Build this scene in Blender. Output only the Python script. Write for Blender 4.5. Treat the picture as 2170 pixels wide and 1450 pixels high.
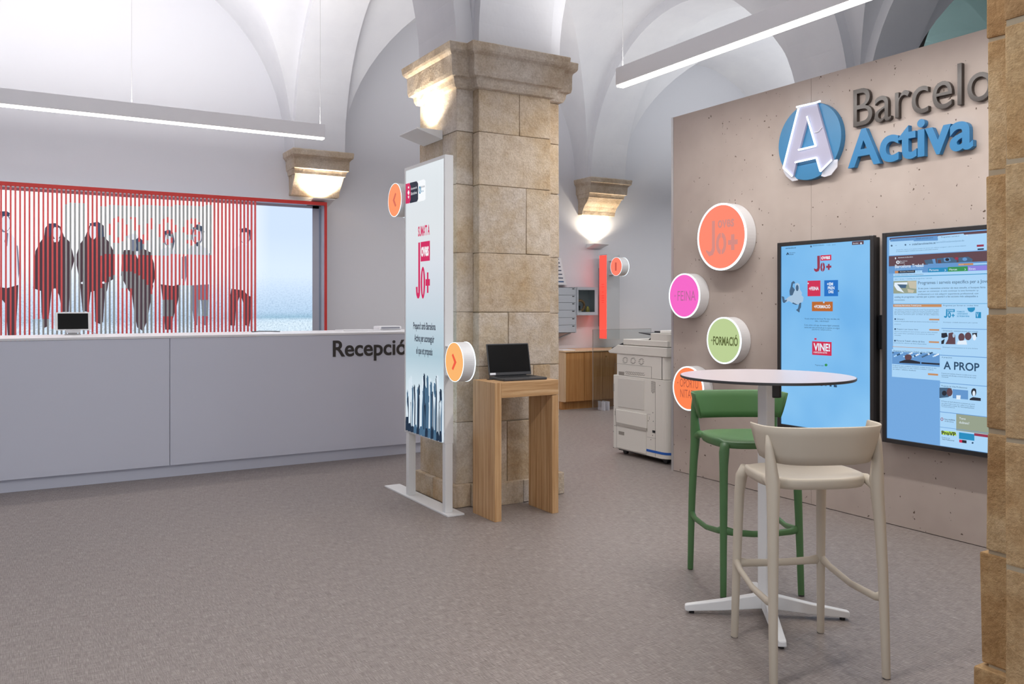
import bpy, bmesh, math, random
from mathutils import Vector, Matrix
random.seed(7)
for o in list(bpy.data.objects): bpy.data.objects.remove(o)
SC = bpy.context.scene
COL = SC.collection
PI = math.pi

# ------------------------------------------------------------------ camera, world, lights, exposure
F, EYE, HOR, CYAW, SYAW = 1783.0, 1.4, 648.0, .8585, .5128      # lens in pixels of 2170x1450, eye height, horizon row
cd = bpy.data.cameras.new('camera'); cam = bpy.data.objects.new('camera', cd); COL.objects.link(cam)
cd.sensor_width = 36; cd.lens = 36*F/2170; cd.shift_y = -(725-HOR)/2170; cd.clip_start = .05
cam.location = (0, 0, EYE); cam.rotation_euler = (PI/2, 0, -math.atan2(SYAW, CYAW))
SC.camera = cam
SC.view_settings.view_transform = 'Standard'; SC.view_settings.look = 'None'
SC.view_settings.gamma = 1; SC.view_settings.use_curve_mapping = False
SC.view_settings.exposure = 0.0
w = bpy.data.worlds.new('world'); SC.world = w; w.use_nodes = True
w.node_tree.nodes['Background'].inputs[0].default_value = (.80, .88, 1, 1)
w.node_tree.nodes['Background'].inputs[1].default_value = .42

def area(name, loc, rot, sx, sy, power, col=(1, 1, 1), spread=PI):
    l = bpy.data.lights.new(name, 'AREA'); l.shape = 'RECTANGLE'; l.size = sx; l.size_y = sy
    l.energy = power; l.color = col; l.spread = spread
    o = bpy.data.objects.new(name, l); o.location = loc; o.rotation_euler = rot; COL.objects.link(o)
    return o
# pendant light lines hanging out of view over the front of the room, their light only (front and rear)
area('lamp_front', (0.2, 2.2, 3.0), (0, 0, 0), 5.0, .12, 52, (1, .985, .965))
area('lamp_front_up', (0.2, 2.2, 3.16), (PI, 0, 0), 5.0, .12, 32, (1, .99, .98))
area('lamp_rear', (1.6, -1.0, 3.0), (0, 0, 0), 5.0, .12, 32, (1, .985, .965))
area('fill_far_up', (9.4, 7.9, 3.16), (PI, 0, 0), 3.0, .12, 42, (.95, .98, 1))  # fill light added to brighten the far bays, no pendant hangs there
area('fill_far', (9.0, 7.9, 3.0), (0, 0, 0), 3.0, .12, 36, (.97, .98, 1))
area('fill_passage_up', (5.6, 8.0, 3.16), (PI, 0, 0), 2.4, .12, 22, (.96, .98, 1))  # added fill for the passage vault and floor, without any fitting
area('fill_passage', (5.6, 7.6, 3.0), (0, 0, 0), 2.4, .12, 30, (1, .98, .95))
# tall windows of the street side behind the camera
area('daylight_windows', (-.5, -3.3, 1.9), (PI/2, 0, 0), 6.0, 2.6, 48, (.78, .87, 1))

# ------------------------------------------------------------------ materials
def lin(c):
    return tuple((v/255/12.92 if v/255 <= .04045 else ((v/255+.055)/1.055)**2.4) for v in c)
MATS = {}
def mat(name, c, rough=.5, metal=0, spec=.5, emit=None, es=0, trans=0, alpha=1, coat=0):
    if name in MATS: return MATS[name]
    m = bpy.data.materials.new(name); m.use_nodes = True; b = m.node_tree.nodes['Principled BSDF']
    b.inputs['Base Color'].default_value = (*lin(c), 1); b.inputs['Roughness'].default_value = rough
    b.inputs['Metallic'].default_value = metal; b.inputs['Specular IOR Level'].default_value = spec
    b.inputs['Transmission Weight'].default_value = trans; b.inputs['Alpha'].default_value = alpha
    b.inputs['Coat Weight'].default_value = coat
    if emit: b.inputs['Emission Color'].default_value = (*lin(emit), 1); b.inputs['Emission Strength'].default_value = es
    MATS[name] = m; return m
def glow(name, c, s=1.0): return mat(name, (10, 10, 10), .5, spec=.2, emit=c, es=s)
def N(m, t, **k):
    n = m.node_tree.nodes.new(t)
    for a, v in k.items():
        if a.startswith('_'): setattr(n, a[1:], v)
    return n
def L(m, a, b): m.node_tree.links.new(a, b)
def bsdf(m): return m.node_tree.nodes['Principled BSDF']
def tex_noise(m, scale, detail=4, vec=None, rough=.6):
    n = N(m, 'ShaderNodeTexNoise'); n.inputs['Scale'].default_value = scale; n.inputs['Detail'].default_value = detail
    n.inputs['Roughness'].default_value = rough
    if vec is not None: L(m, vec, n.inputs['Vector'])
    return n
def coords(m, scale=(1, 1, 1), kind='Object', rot=(0, 0, 0)):
    tc = N(m, 'ShaderNodeTexCoord'); mp = N(m, 'ShaderNodeMapping'); mp.inputs['Scale'].default_value = scale
    mp.inputs['Rotation'].default_value = rot
    L(m, tc.outputs[kind], mp.inputs[0]); return mp.outputs[0]
def ramp(m, fac, stops):
    r = N(m, 'ShaderNodeValToRGB'); e = r.color_ramp.elements
    while len(e) < len(stops): e.new(.5)
    for i, (p, c) in enumerate(stops):
        e[i].position = p; e[i].color = (*(lin(c) if len(c) == 3 else c[:3]), 1)
    L(m, fac, r.inputs[0]); return r.outputs[0]
def bump(m, h, strength, dist=.01):
    b = N(m, 'ShaderNodeBump'); b.inputs['Strength'].default_value = strength; b.inputs['Distance'].default_value = dist
    L(m, h, b.inputs['Height']); L(m, b.outputs[0], bsdf(m).inputs['Normal'])
def mixc(m, fac, a, b, mode='MIX'):
    x = N(m, 'ShaderNodeMix'); x.data_type = 'RGBA'; x.blend_type = mode
    if isinstance(fac, (int, float)): x.inputs[0].default_value = fac
    else: L(m, fac, x.inputs[0])
    for i, s in ((6, a), (7, b)):
        if hasattr(s, 'links'): L(m, s, x.inputs[i])
        else: x.inputs[i].default_value = (*lin(s), 1)
    return x.outputs[2]

plaster = mat('plaster', (232, 232, 235), .85, spec=.2)
n = tex_noise(plaster, 1.6, 5, coords(plaster)); bump(plaster, n.outputs[0], .35, .03)
L(plaster, ramp(plaster, n.outputs[0], [(.3, (214, 214, 219)), (.7, (224, 224, 227))]), bsdf(plaster).inputs[0])
wallpaint = mat('wall_paint', (223, 223, 228), .75, spec=.25)
n = tex_noise(wallpaint, 2.2, 4, coords(wallpaint)); bump(wallpaint, n.outputs[0], .2, .02)

def make_stone(name, cols, sc=1.0):
    m = mat(name, (190, 165, 130), .9, spec=.15)
    oi = N(m, 'ShaderNodeObjectInfo'); v = coords(m)
    ad = N(m, 'ShaderNodeVectorMath'); ad.operation = 'MULTIPLY_ADD'
    L(m, oi.outputs['Random'], ad.inputs[0]); ad.inputs[1].default_value = (13, 7, 29); L(m, v, ad.inputs[2])
    n1 = tex_noise(m, 2.6*sc, 6, ad.outputs[0], .62); n2 = tex_noise(m, 14*sc, 5, ad.outputs[0], .7); n3 = tex_noise(m, 70, 4, v, .75)
    base = ramp(m, n1.outputs[0], [(.30, cols[0]), (.45, cols[1]), (.56, cols[2]), (.7, cols[3])])
    per = ramp(m, oi.outputs['Random'], [(0, (250, 246, 240)), (.35, (240, 226, 206)), (.6, (244, 243, 243)), (.8, (238, 218, 192)), (1, (246, 242, 236))])
    c = mixc(m, .8, base, per, 'MULTIPLY')
    c = mixc(m, .55, c, ramp(m, n2.outputs[0], [(.3, (206, 192, 174)), (.6, (255, 252, 248))]), 'MULTIPLY')
    c = mixc(m, .35, c, ramp(m, n3.outputs[0], [(.35, (175, 160, 140)), (.6, (255, 255, 255))]), 'MULTIPLY')
    L(m, c, bsdf(m).inputs[0])
    mx = N(m, 'ShaderNodeMath'); mx.operation = 'MULTIPLY_ADD'; L(m, n3.outputs[0], mx.inputs[0]); mx.inputs[1].default_value = .45
    L(m, n2.outputs[0], mx.inputs[2]); bump(m, mx.outputs[0], .9, .011)
    return m
stone = make_stone('sandstone', [(202, 182, 154), (215, 203, 186), (223, 215, 206), (228, 222, 216)])
stone_dark = make_stone('brown_sandstone', [(178, 144, 106), (200, 170, 130), (214, 190, 154), (224, 206, 176)])
stone_pale = make_stone('carved_limestone', [(208, 190, 168), (218, 205, 188), (226, 217, 206), (232, 226, 218)])
mortar = mat('mortar', (176, 162, 140), .95, spec=.1)

vinyl = mat('woven_vinyl', (130, 122, 118), .42, spec=.4)
va = tex_noise(vinyl, 1, 3, coords(vinyl, (16, 340, 1)), .75); vb = tex_noise(vinyl, 1, 3, coords(vinyl, (340, 16, 1)), .75)
mm = N(vinyl, 'ShaderNodeMath'); mm.operation = 'ADD'; L(vinyl, va.outputs[0], mm.inputs[0]); L(vinyl, vb.outputs[0], mm.inputs[1])
vs = N(vinyl, 'ShaderNodeMath'); vs.operation = 'MULTIPLY'; L(vinyl, mm.outputs[0], vs.inputs[0]); vs.inputs[1].default_value = .5
L(vinyl, ramp(vinyl, vs.outputs[0], [(.36, (100, 91, 87)), (.5, (139, 129, 124)), (.63, (180, 171, 166))]), bsdf(vinyl).inputs[0])
bump(vinyl, vs.outputs[0], .5, .003)

oak = mat('oak', (205, 160, 112), .45, spec=.4)
def wood(m, dark, mid, light, sc=(48, 48, 1.3)):
    n = tex_noise(m, 1.0, 5, coords(m, sc), .65); k = tex_noise(m, 1.0, 2, coords(m, (sc[0]*6, sc[1]*6, sc[2]*4)), .6)
    c = ramp(m, n.outputs[0], [(.32, dark), (.5, mid), (.68, light)])
    c = mixc(m, .3, c, ramp(m, k.outputs[0], [(.4, (200, 185, 165)), (.6, (255, 255, 255))]), 'MULTIPLY')
    L(m, c, bsdf(m).inputs[0]); bump(m, k.outputs[0], .15, .002)
wood(oak, (178, 132, 86), (204, 162, 116), (220, 184, 142))
oak_h = mat('oak_horizontal', (205, 160, 112), .45, spec=.4); wood(oak_h, (176, 130, 84), (202, 160, 114), (220, 184, 142), (1.3, 48, 48))
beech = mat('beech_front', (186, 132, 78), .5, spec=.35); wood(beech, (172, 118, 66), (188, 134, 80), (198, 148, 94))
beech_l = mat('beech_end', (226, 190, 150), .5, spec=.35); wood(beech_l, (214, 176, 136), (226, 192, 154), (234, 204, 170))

board = mat('pitted_board', (200, 183, 172), .7, spec=.25)
v = coords(board)
n1 = tex_noise(board, 30, 3, v, .6); n2 = tex_noise(board, 5, 2, v); n3 = tex_noise(board, 2.2, 3, v)
m1 = N(board, 'ShaderNodeMath'); m1.operation = 'MULTIPLY_ADD'; L(board, n2.outputs[0], m1.inputs[0]); m1.inputs[1].default_value = .22; L(board, n1.outputs[0], m1.inputs[2])
pits = ramp(board, m1.outputs[0], [(.404, (0, 0, 0)), (.418, (255, 255, 255))])
basec = ramp(board, n3.outputs[0], [(.3, (176, 162, 154)), (.7, (190, 177, 169))])
L(board, mixc(board, pits, (96, 80, 70), basec), bsdf(board).inputs[0]); bump(board, pits, .6, .006)

white_lac = mat('white_lacquer', (216, 219, 233), .35, spec=.5)
white_solid = mat('white_solid_surface', (240, 240, 243), .4)
white_met = mat('white_powder_coat', (232, 232, 232), .4)
alu = mat('brushed_aluminium', (196, 194, 194), .35, metal=.6)
beam_m = mat('satin_aluminium', (240, 239, 242), .5)
grey_m = mat('grey_frame_metal', (160, 163, 172), .45, metal=.3)
black = mat('black_plastic', (22, 23, 26), .35)
darkgrey = mat('dark_grey_plastic', (62, 62, 64), .4)
bezel_m = mat('dark_bezel', (48, 47, 49), .3)
screen_off = mat('switched_off_screen', (2, 2, 2), .25, spec=.3)
copier_w = mat('copier_off_white', (226, 222, 214), .5)
copier_g = mat('copier_seam', (120, 116, 110), .6)
copier_l = mat('copier_inner_panel', (216, 212, 205), .5)
locker_m = mat('locker_grey', (186, 192, 200), .45)
locker_d = mat('locker_gap', (70, 74, 80), .6)
blue_p = mat('blue_plastic', (30, 96, 190), .4)
red_p = mat('red_print', (226, 62, 62), .5)
slat_r = mat('salmon_red_lacquer', (242, 98, 98), .5)
slat_g = mat('warm_grey_lacquer', (178, 180, 180), .5)
neon = glow('neon_white', (225, 240, 255), 2.6)
led = glow('led_diffuser', (255, 246, 236), 7)
rim = glow('rim_light', (226, 244, 255), 1.8)

# ------------------------------------------------------------------ mesh helpers
class MB:
    def __init__(s): s.v = []; s.f = []; s.m = []
    def add(s, vs, fs, mi=0):
        b = len(s.v); s.v += [tuple(p) for p in vs]; s.f += [tuple(i+b for i in f) for f in fs]; s.m += [mi]*len(fs); return s
    def box(s, x0, x1, y0, y1, z0, z1, mi=0):
        return s.add([(x, y, z) for z in (z0, z1) for y in (y0, y1) for x in (x0, x1)],
                     [(0, 2, 3, 1), (4, 5, 7, 6), (0, 1, 5, 4), (2, 6, 7, 3), (0, 4, 6, 2), (1, 3, 7, 5)], mi)
    def prism(s, pts, fr, c0, c1, mi=0):
        n = len(pts)
        vs = [fr(a, b, c0) for a, b in pts]+[fr(a, b, c1) for a, b in pts]
        return s.add(vs, [tuple(range(n))[::-1], tuple(range(n, 2*n))]+[(i, (i+1) % n, (i+1) % n+n, i+n) for i in range(n)], mi)
    def loft(s, rings, mi=0, caps=True, closed=True):
        n = len(rings[0]); vs = [p for r in rings for p in r]; fs = []
        for k in range(len(rings)-1):
            for i in range(n if closed else n-1):
                j = (i+1) % n; fs.append((k*n+i, k*n+j, (k+1)*n+j, (k+1)*n+i))
        if caps: fs += [tuple(range(n))[::-1], tuple(range((len(rings)-1)*n, len(rings)*n))]
        return s.add(vs, fs, mi)
    def tube(s, pts, rad, n=12, mi=0, sq=(1, 1), caps=True, up=None):
        pts = [Vector(p) for p in pts]; rings = []
        if not hasattr(rad, '__len__'): rad = [rad]*len(pts)
        ref = None
        for i, p in enumerate(pts):
            t = (pts[min(i+1, len(pts)-1)]-pts[max(i-1, 0)]).normalized()
            if ref is None:
                ref = Vector(up) if up else (Vector((0, 0, 1)) if abs(t.z) < .9 else Vector((1, 0, 0)))
            a = (ref-t*ref.dot(t)).normalized(); b = t.cross(a); ref = a
            rings.append([p+a*(math.cos(2*PI*k/n)*rad[i]*sq[0])+b*(math.sin(2*PI*k/n)*rad[i]*sq[1]) for k in range(n)])
        return s.loft(rings, mi, caps)
def FU(U0): return lambda a, b, c: (U0-c, a, b)      # upright plane facing the camera's left: a along y, b up, c proud of it
def FV(V0): return lambda a, b, c: (a, V0-c, b)      # upright plane facing the camera: a along x
def obj(name, mb, m, parent=None, bevel=0, smooth=False, org=None, sub=0, seg=2):
    me = bpy.data.meshes.new(name)
    root = parent
    while root is not None and root.parent is not None: root = root.parent
    off = Vector(root.location) if (root is not None and root.get('worldmesh', 1)) else Vector((0, 0, 0))
    if org is not None: off = Vector(org)
    me.from_pydata([tuple(Vector(p)-off) for p in mb.v], [], mb.f)
    ms = m if isinstance(m, (list, tuple)) else [m]
    for x in ms: me.materials.append(x)
    for p, i in zip(me.polygons, mb.m): p.material_index = i; p.use_smooth = smooth
    bm = bmesh.new(); bm.from_mesh(me); bmesh.ops.recalc_face_normals(bm, faces=bm.faces); bm.to_mesh(me); bm.free()
    o = bpy.data.objects.new(name, me); COL.objects.link(o)
    if parent is not None: o.parent = parent
    if org is not None and parent is None: o.location = off
    if sub:
        d = o.modifiers.new('sub', 'SUBSURF'); d.levels = sub; d.render_levels = sub
    if bevel:
        d = o.modifiers.new('bev', 'BEVEL'); d.width = bevel; d.segments = seg; d.limit_method = 'ANGLE'; d.angle_limit = .6
    return o
def tag(o, label=None, cat=None, group=None, kind=None):
    if label: o['label'] = label
    if cat: o['category'] = cat
    if group: o['group'] = group
    if kind: o['kind'] = kind
    return o
def thing(name, label, cat, loc, group=None, rz=0):
    o = bpy.data.objects.new(name, None); o.empty_display_size = .1; COL.objects.link(o); o.location = loc
    o.rotation_euler.z = rz; o['worldmesh'] = 0 if rz else 1
    return tag(o, label, cat, group)
def B(x0, x1, y0, y1, z0, z1): return MB().box(x0, x1, y0, y1, z0, z1)

def ray(px): k = (px-1085)/F; return SYAW+CYAW*k, CYAW-SYAW*k
def tU(U0, px, py): a, b = ray(px); D = U0/a; return b*D, EYE+(HOR-py)/F*D       # point of the photo carried to the plane x = U0
def tV(V0, px, py): a, b = ray(px); D = V0/b; return a*D, EYE+(HOR-py)/F*D
class Plane:
    """a real upright surface in the room (x = c or y = c) on which flat print is laid out"""
    def __init__(s, kind, c, z=(0, 0, 1)): s.k = kind; s.c = c; s.z = z; s.fr = (FU if kind == 'U' else FV)(c)
    def p(s, x, y):
        x = s.z[0]+x/s.z[2]; y = s.z[1]+y/s.z[2]
        return (tU if s.k == 'U' else tV)(s.c, x, y)
    def poly(s, mb, pts, c=.001, mi=0, c0=0): return mb.prism([s.p(*q) for q in pts], s.fr, c0, c, mi)
    def rect(s, mb, x0, y0, x1, y1, c=.001, mi=0, c0=0):
        """rectangle upright in the room: corner heights taken at the left edge"""
        a0, b0 = s.p(x0, y0); _, b1 = s.p(x0, y1); a1, _ = s.p(x1, y0)
        return mb.prism([(a0, b0), (a1, b0), (a1, b1), (a0, b1)], s.fr, c0, c, mi)
    def ell(s, mb, cx, cy, rx, ry, c=.001, mi=0, n=24, c0=0):
        return s.poly(mb, [(cx+rx*math.cos(2*PI*k/n), cy+ry*math.sin(2*PI*k/n)) for k in range(n)], c, mi, c0)

def text_mesh(body, bold=0, ext=0, bev=0, res=3):
    cu = bpy.data.curves.new('t', 'FONT'); cu.body = body; cu.size = 1; cu.offset = bold; cu.extrude = ext; cu.bevel_depth = bev
    cu.resolution_u = res; cu.fill_mode = 'BOTH' if ext else 'FRONT'
    to = bpy.data.objects.new('t', cu); COL.objects.link(to)
    me = bpy.data.meshes.new_from_object(to.evaluated_get(bpy.context.evaluated_depsgraph_get()))
    vs = [v.co.copy() for v in me.vertices]; fs = [tuple(p.vertices) for p in me.polygons]
    bpy.data.objects.remove(to); bpy.data.curves.remove(cu); bpy.data.meshes.remove(me)
    return vs, fs
def text(mb, body, fr, a0, b0, a1, b1, c=.002, bold=0, mi=0, depth=0, bev=0, res=3):
    """lettering filling the box a0..a1 (left to right) by b0..b1 (foot to top) on a plane"""
    bpy.context.view_layer.update()
    vs, fs = text_mesh(body, bold, .5 if depth else 0, bev, res)
    if not vs: return mb
    xs = [v.x for v in vs]; ys = [v.y for v in vs]; zs = [v.z for v in vs]
    x0, x1, y0, y1 = min(xs), max(xs), min(ys), max(ys); z0 = min(zs); dz = (max(zs)-z0) or 1
    return mb.add([fr(a0+(a1-a0)*(v.x-x0)/(x1-x0), b0+(b1-b0)*(v.y-y0)/(y1-y0), c+(depth*(v.z-z0)/dz if depth else 0)) for v in vs], fs, mi)
def ptext(mb, P, body, x0, y0, x1, y1, c=.002, bold=0, mi=0, depth=0, bev=0, res=3):
    a0, bt = P.p(x0, y0); _, bb = P.p(x0, y1); a1, _ = P.p(x1, y0)
    return text(mb, body, P.fr, a0, bb, a1, bt, c, bold, mi, depth, bev, res)

# ------------------------------------------------------------------ setting: floor, vault, walls
VW, SP = 9.90, 3.20                               # back wall, springing height of the vault
US = [-5.27, -1.09, 3.09, 7.27, 11.45]; VS = [-3.17, 1.17, 5.51, 9.90]
tag(obj('floor', B(-5.4, 11.75, -3.4, VW, -.1, 0), vinyl), kind='structure')
tag(obj('wall_back', B(-5.4, 11.9, VW, VW+.2, 0, 5.7), wallpaint), kind='structure')
tag(obj('wall_right', B(11.75, 11.9, -3.4, VW, 0, 5.7), wallpaint), kind='structure')
tag(obj('wall_left', B(-5.55, -5.4, -3.4, VW+.2, 0, 5.7), wallpaint), kind='structure')
NA = 36
def arcz(s, r): return SP+r*math.sqrt(max(0, 1-s*s))
S = [math.sin(-PI/2+PI*i/NA) for i in range(NA+1)]
vault = MB()
def sheet(mb, grid):
    n = len(grid[0]); vs = [p for r in grid for p in r]
    mb.add(vs, [(k*n+i, k*n+i+1, (k+1)*n+i+1, (k+1)*n+i) for k in range(len(grid)-1) for i in range(n-1)])
AU, AV, WU, WV = .43, .39, .30, .305              # arms of the cross-shaped piers, half widths of the arch bands
RW, RB = 2.0, 1.86
for i in range(len(US)-1):
    for j in range(len(VS)-1):
        wall = j == len(VS)-2
        u0, u1 = US[i]+WU, US[i+1]-WU; v0, v1 = VS[j]+WV, (VW if wall else VS[j+1]-WV)
        if wall: v1 = VW-WV
        uc, vc, hu, hv = (u0+u1)/2, (v0+v1)/2, (u1-u0)/2, (v1-v0)/2
        for sg in (-1, 1):
            g = []
            for s in S:
                t0 = abs(s); g.append([(uc+hu*s, vc+sg*hv*(t0+(1-t0)*k/6), arcz(s, RW)) for k in range(7)])
                if wall and sg == 1: g[-1].append((uc+hu*s, VW, arcz(s, RW)))
            sheet(vault, g)
            g = []
            for s in S:
                t0 = abs(s); g.append([(uc+sg*hu*(t0+(1-t0)*k/6), vc+hv*s, arcz(s, RW)) for k in range(7)])
            sheet(vault, g)
obj_c = tag(obj('ceiling', vault, plaster, smooth=True), kind='structure')
def band(u0, u1, v0, v1, axis):
    mb = MB(); c = ((u0+u1)/2, (v0+v1)/2)
    if axis == 'u':
        ha, hw = (u1-u0)/2-AU, (u1-u0)/2-WU
        so = [[(c[0]+ha*s, v0+k, arcz(s, RB)) for k in (-WV, WV)] for s in S]
        sheet(mb, so)
        for k in (-WV, WV): sheet(mb, [[(c[0]+ha*s, v0+k, arcz(s, RB)), (c[0]+hw*s, v0+k, arcz(s, RW)), (c[0]+(hw+.02)*s, v0+k, arcz(s, RW)+.05)] for s in S])
    else:
        ha, hw = (v1-v0)/2-AV, (v1-v0)/2-WV
        so = [[(u0+k, c[1]+ha*s, arcz(s, RB)) for k in (-WU, WU)] for s in S]
        sheet(mb, so)
        for k in (-WU, WU): sheet(mb, [[(u0+k, c[1]+ha*s, arcz(s, RB)), (u0+k, c[1]+hw*s, arcz(s, RW)), (u0+k, c[1]+(hw+.02)*s, arcz(s, RW)+.05)] for s in S])
    return mb
for v in VS[:-1]:
    for i in range(4): tag(obj('arch_band', band(US[i], US[i+1], v, v, 'u'), plaster, obj_c, smooth=False))
for u in US:
    for j in range(3): tag(obj('arch_band', band(u, u, VS[j], VS[j+1], 'v'), plaster, obj_c, smooth=False))
# roof slab above the vault keeps the sky out
tag(obj('ceiling_slab', B(-5.55, 11.9, -3.6, VW+.2, 5.7, 5.8), plaster, obj_c))

# ------------------------------------------------------------------ stone piers
def cross(cx, cy, o):
    a, b, c, d = WU+o, AV+o, AU+o, WV+o
    return [(cx+x, cy+y) for x, y in [(-a, -b), (a, -b), (a, -d), (c, -d), (c, d), (a, d), (a, b), (-a, b), (-a, d), (-c, d), (-c, -d), (-a, -d)]]
def block(x0, x1, y0, y1, z0, z1, g=.0022, jit=.0035):
    bm = bmesh.new(); bmesh.ops.create_cube(bm, size=1)
    for v in bm.verts:
        v.co = ((x0+g if v.co.x < 0 else x1-g)+random.uniform(-jit, jit)*.6, (y0+g if v.co.y < 0 else y1-g)+random.uniform(-jit, jit)*.6, (z0+g if v.co.z < 0 else z1-g)+random.uniform(-jit, jit))
    bmesh.ops.bevel(bm, geom=bm.edges[:], offset=.004+random.random()*.004, segments=2, affect='EDGES', profile=.6)
    mb = MB(); mb.add([v.co.copy() for v in bm.verts], [tuple(v.index for v in f.verts) for f in bm.faces]); bm.free(); return mb
CAPP = [(2.905, .0), (2.912, .020), (2.935, .032), (2.965, .036), (2.972, .040), (2.98, .062), (3.005, .068), (3.10, .070), (3.118, .073), (3.135, .092), (3.150, .100), (3.195, .103), (3.20, .098)]
def rough_rings(levels, cx, cy, n=10, amp=.004):
    rings = []
    for z, o in levels:
        pts = cross(cx, cy, o); ring = []
        for i in range(12):
            a, b = pts[i], pts[(i+1) % 12]
            for k in range(n):
                t = k/n; j = amp*(math.sin((a[0]+(b[0]-a[0])*t)*37+z*60)+math.sin((a[1]+(b[1]-a[1])*t)*53+z*23))*.5
                ring.append((a[0]+(b[0]-a[0])*t+j, a[1]+(b[1]-a[1])*t+j*.7, z+j*.7))
        rings.append(ring)
    return rings
def pier(label, cx, cy, courses, fsplit, lsplit, m, back=0, gap=.0022, core=-.012, jit=.0035):
    t = thing('stone_pier', label, 'pier', (cx, cy, 0))
    obj('mortar_core', MB().loft([[(x, y, z) for x, y in cross(cx, cy, core)] for z in (.01, 2.92)]), mortar, t)
    if back: obj('mortar_core', B(cx-WU+.012, cx+WU-.012, cy+.1, cy+AV+back-.012, .01, 2.92), mortar, t)
    def blk(*a): obj('stone', block(*a, gap, jit), m, t)
    # plinth
    e = .03; z1 = courses[0]
    for x0, x1, y0, y1 in [(-WU-e, .05, -AV-e, -.2), (.05, WU+e, -AV-e, -.2), (-AU-e, -WU-e, -WV-e, .02), (-AU-e, -WU-e, .02, WV+e), (WU+e, AU+e, -WV-e, WV+e), (-WU-e, WU+e, .2, AV+e+back)]:
        blk(cx+x0, cx+x1, cy+y0, cy+y1, 0, z1+.01)
    for k in range(len(courses)-1):
        z0, z1 = courses[k], courses[k+1]
        fs = [-WU]+([fsplit[k]] if fsplit[k] is not None else [])+[WU]
        for a, b in zip(fs, fs[1:]): blk(cx+a, cx+b, cy-AV, cy-.18, z0, z1)
        ls = [-WV]+([lsplit[k]] if lsplit[k] is not None else [])+[WV]
        for a, b in zip(ls, ls[1:]): blk(cx-AU, cx-WU+.005, cy+a, cy+b, z0+.004, z1+.004)
        blk(cx+WU-.005, cx+AU, cy-WV, cy+WV, z0-.01, z1-.01)
        bx_ = .02 if back and k == 0 else 0
        blk(cx-WU, cx+WU, cy+.18, cy+AV+back+bx_, z0, z1)
    obj('capital', MB().loft(rough_rings(CAPP, cx, cy)), stone_pale if m is stone else m, t, smooth=False)
    return t
CZ = [.15, .586, .976, 1.353, 1.767, 2.24, 2.61, 2.915]
pier('pale sandstone pier with a moulded capital, behind the laptop stand', 3.09, 5.51, CZ,
     [-.07, .15, -.06, None, .09, None, .03], [-.1, None, .05, None, None, -.08, None], stone)
pier('brown sandstone pier cut off by the right edge of the picture', 3.09, 1.17, [.2, .58, .98, 1.38, 1.84, 2.28, 2.915],
     [0, None, .1, None, -.1, .05], [None, None, None, None, None, None], stone_dark, .045, .008, -.0115, .006)
pier('sandstone pier hidden behind the pitted display wall', 7.27, 5.51, CZ, [.1, None, 0, -.1, None, .08, None], [None]*7, stone)

# corbels on the back wall, with a small wedge uplight below each
def corbel(label, cx):
    t = thing('stone_corbel', label, 'corbel', (cx, VW, 3.2))
    lv = [(2.70, .125, .085), (2.705, .13, .10), (2.76, .13, .115), (2.82, .13, .155), (2.87, .13, .215), (2.93, .135, .27), (2.96, .15, .30), (2.985, .155, .315), (2.99, .165, .35), (3.095, .170, .36), (3.115, .18, .375), (3.135, .20, .41), (3.19, .205, .415), (3.20, .20, .41)]
    def rg(levels):
        r = []
        for z, o, d in levels:
            w2 = .16+o; ring = []
            path = [(-w2, 0), (-w2, -d), (w2, -d), (w2, 0)]
            for (a, b) in zip(path, path[1:]):
                for k in range(12):
                    q = k/12; x = a[0]+(b[0]-a[0])*q; y = a[1]+(b[1]-a[1])*q
                    j = .004*(math.sin(x*41+z*33+cx)+math.sin(y*57+z*71))*.5
                    ring.append((cx+x+j, VW+y-abs(j)*.5, z+j*.5))
            ring.append((cx+path[-1][0], VW, z)); r.append(ring)
        return r
    obj('console', MB().loft(rg(lv[:6])), stone_pale, t)
    obj('capital', MB().loft(rg([(2.9305, .145, .29)]+lv[6:])), stone_pale, t)
corbel('pale carved stone corbel on the back wall above the photo lightbox', 3.13)
corbel('pale carved stone corbel above the glowing wall sign numbered 1', 7.31)
# the plaster of the arch foot over each corbel is part of the vault

def wedge(label, fr, a0, a1, zt, proj, hw, power, blend=.55):
    cx, cy, _ = fr((a0+a1)/2, zt, 0)
    t = thing('wall_uplight', label, 'wall lamp', (cx, cy, zt-hw))
    mb = MB()
    pr = [(0, zt), (proj, zt), (proj, zt-.008), (.0, zt-hw)]
    vs = [fr(a, z, c) for a in (a0, a1) for c, z in pr]
    mb.add(vs, [(0, 1, 2, 3), (7, 6, 5, 4), (0, 4, 5, 1), (1, 5, 6, 2), (2, 6, 7, 3), (3, 7, 4, 0)])
    obj('housing', mb, white_met, t, bevel=.002)
    g = MB(); vs = [fr(a, zt+.002, c) for a in (a0+.05, a1-.05) for c in (.04, proj-.05)]
    g.add(vs, [(0, 1, 3, 2)]); obj('lamp_glass', g, glow('warm_lamp', (255, 236, 200), 6), t)
    l = bpy.data.lights.new('uplight', 'SPOT'); l.energy = power; l.color = (1, .88, .70); l.spot_size = 2.5; l.spot_blend = blend; l.shadow_soft_size = .04
    lo = bpy.data.objects.new('uplight', l); COL.objects.link(lo); p = Vector(fr((a0+a1)/2, zt+.03, proj*.55)); lo.location = p-Vector(t.location); lo.parent = t
    tgt = Vector(fr((a0+a1)/2, zt+.8, .10)); lo.rotation_euler = (tgt-p).to_track_quat('-Z', 'Y').to_euler()
wedge('white wedge uplight on the side of the pale stone pier', FU(2.66), 5.42, 5.74, 2.655, .2, .065, 26)
wedge('white wedge uplight under the corbel next to the photo lightbox', FV(VW), 3.03, 3.29, 2.655, .33, .085, 60)
wedge('white wedge uplight under the corbel over the glowing wall sign', FV(VW), 7.17, 7.43, 2.29, .2, .06, 34)

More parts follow.
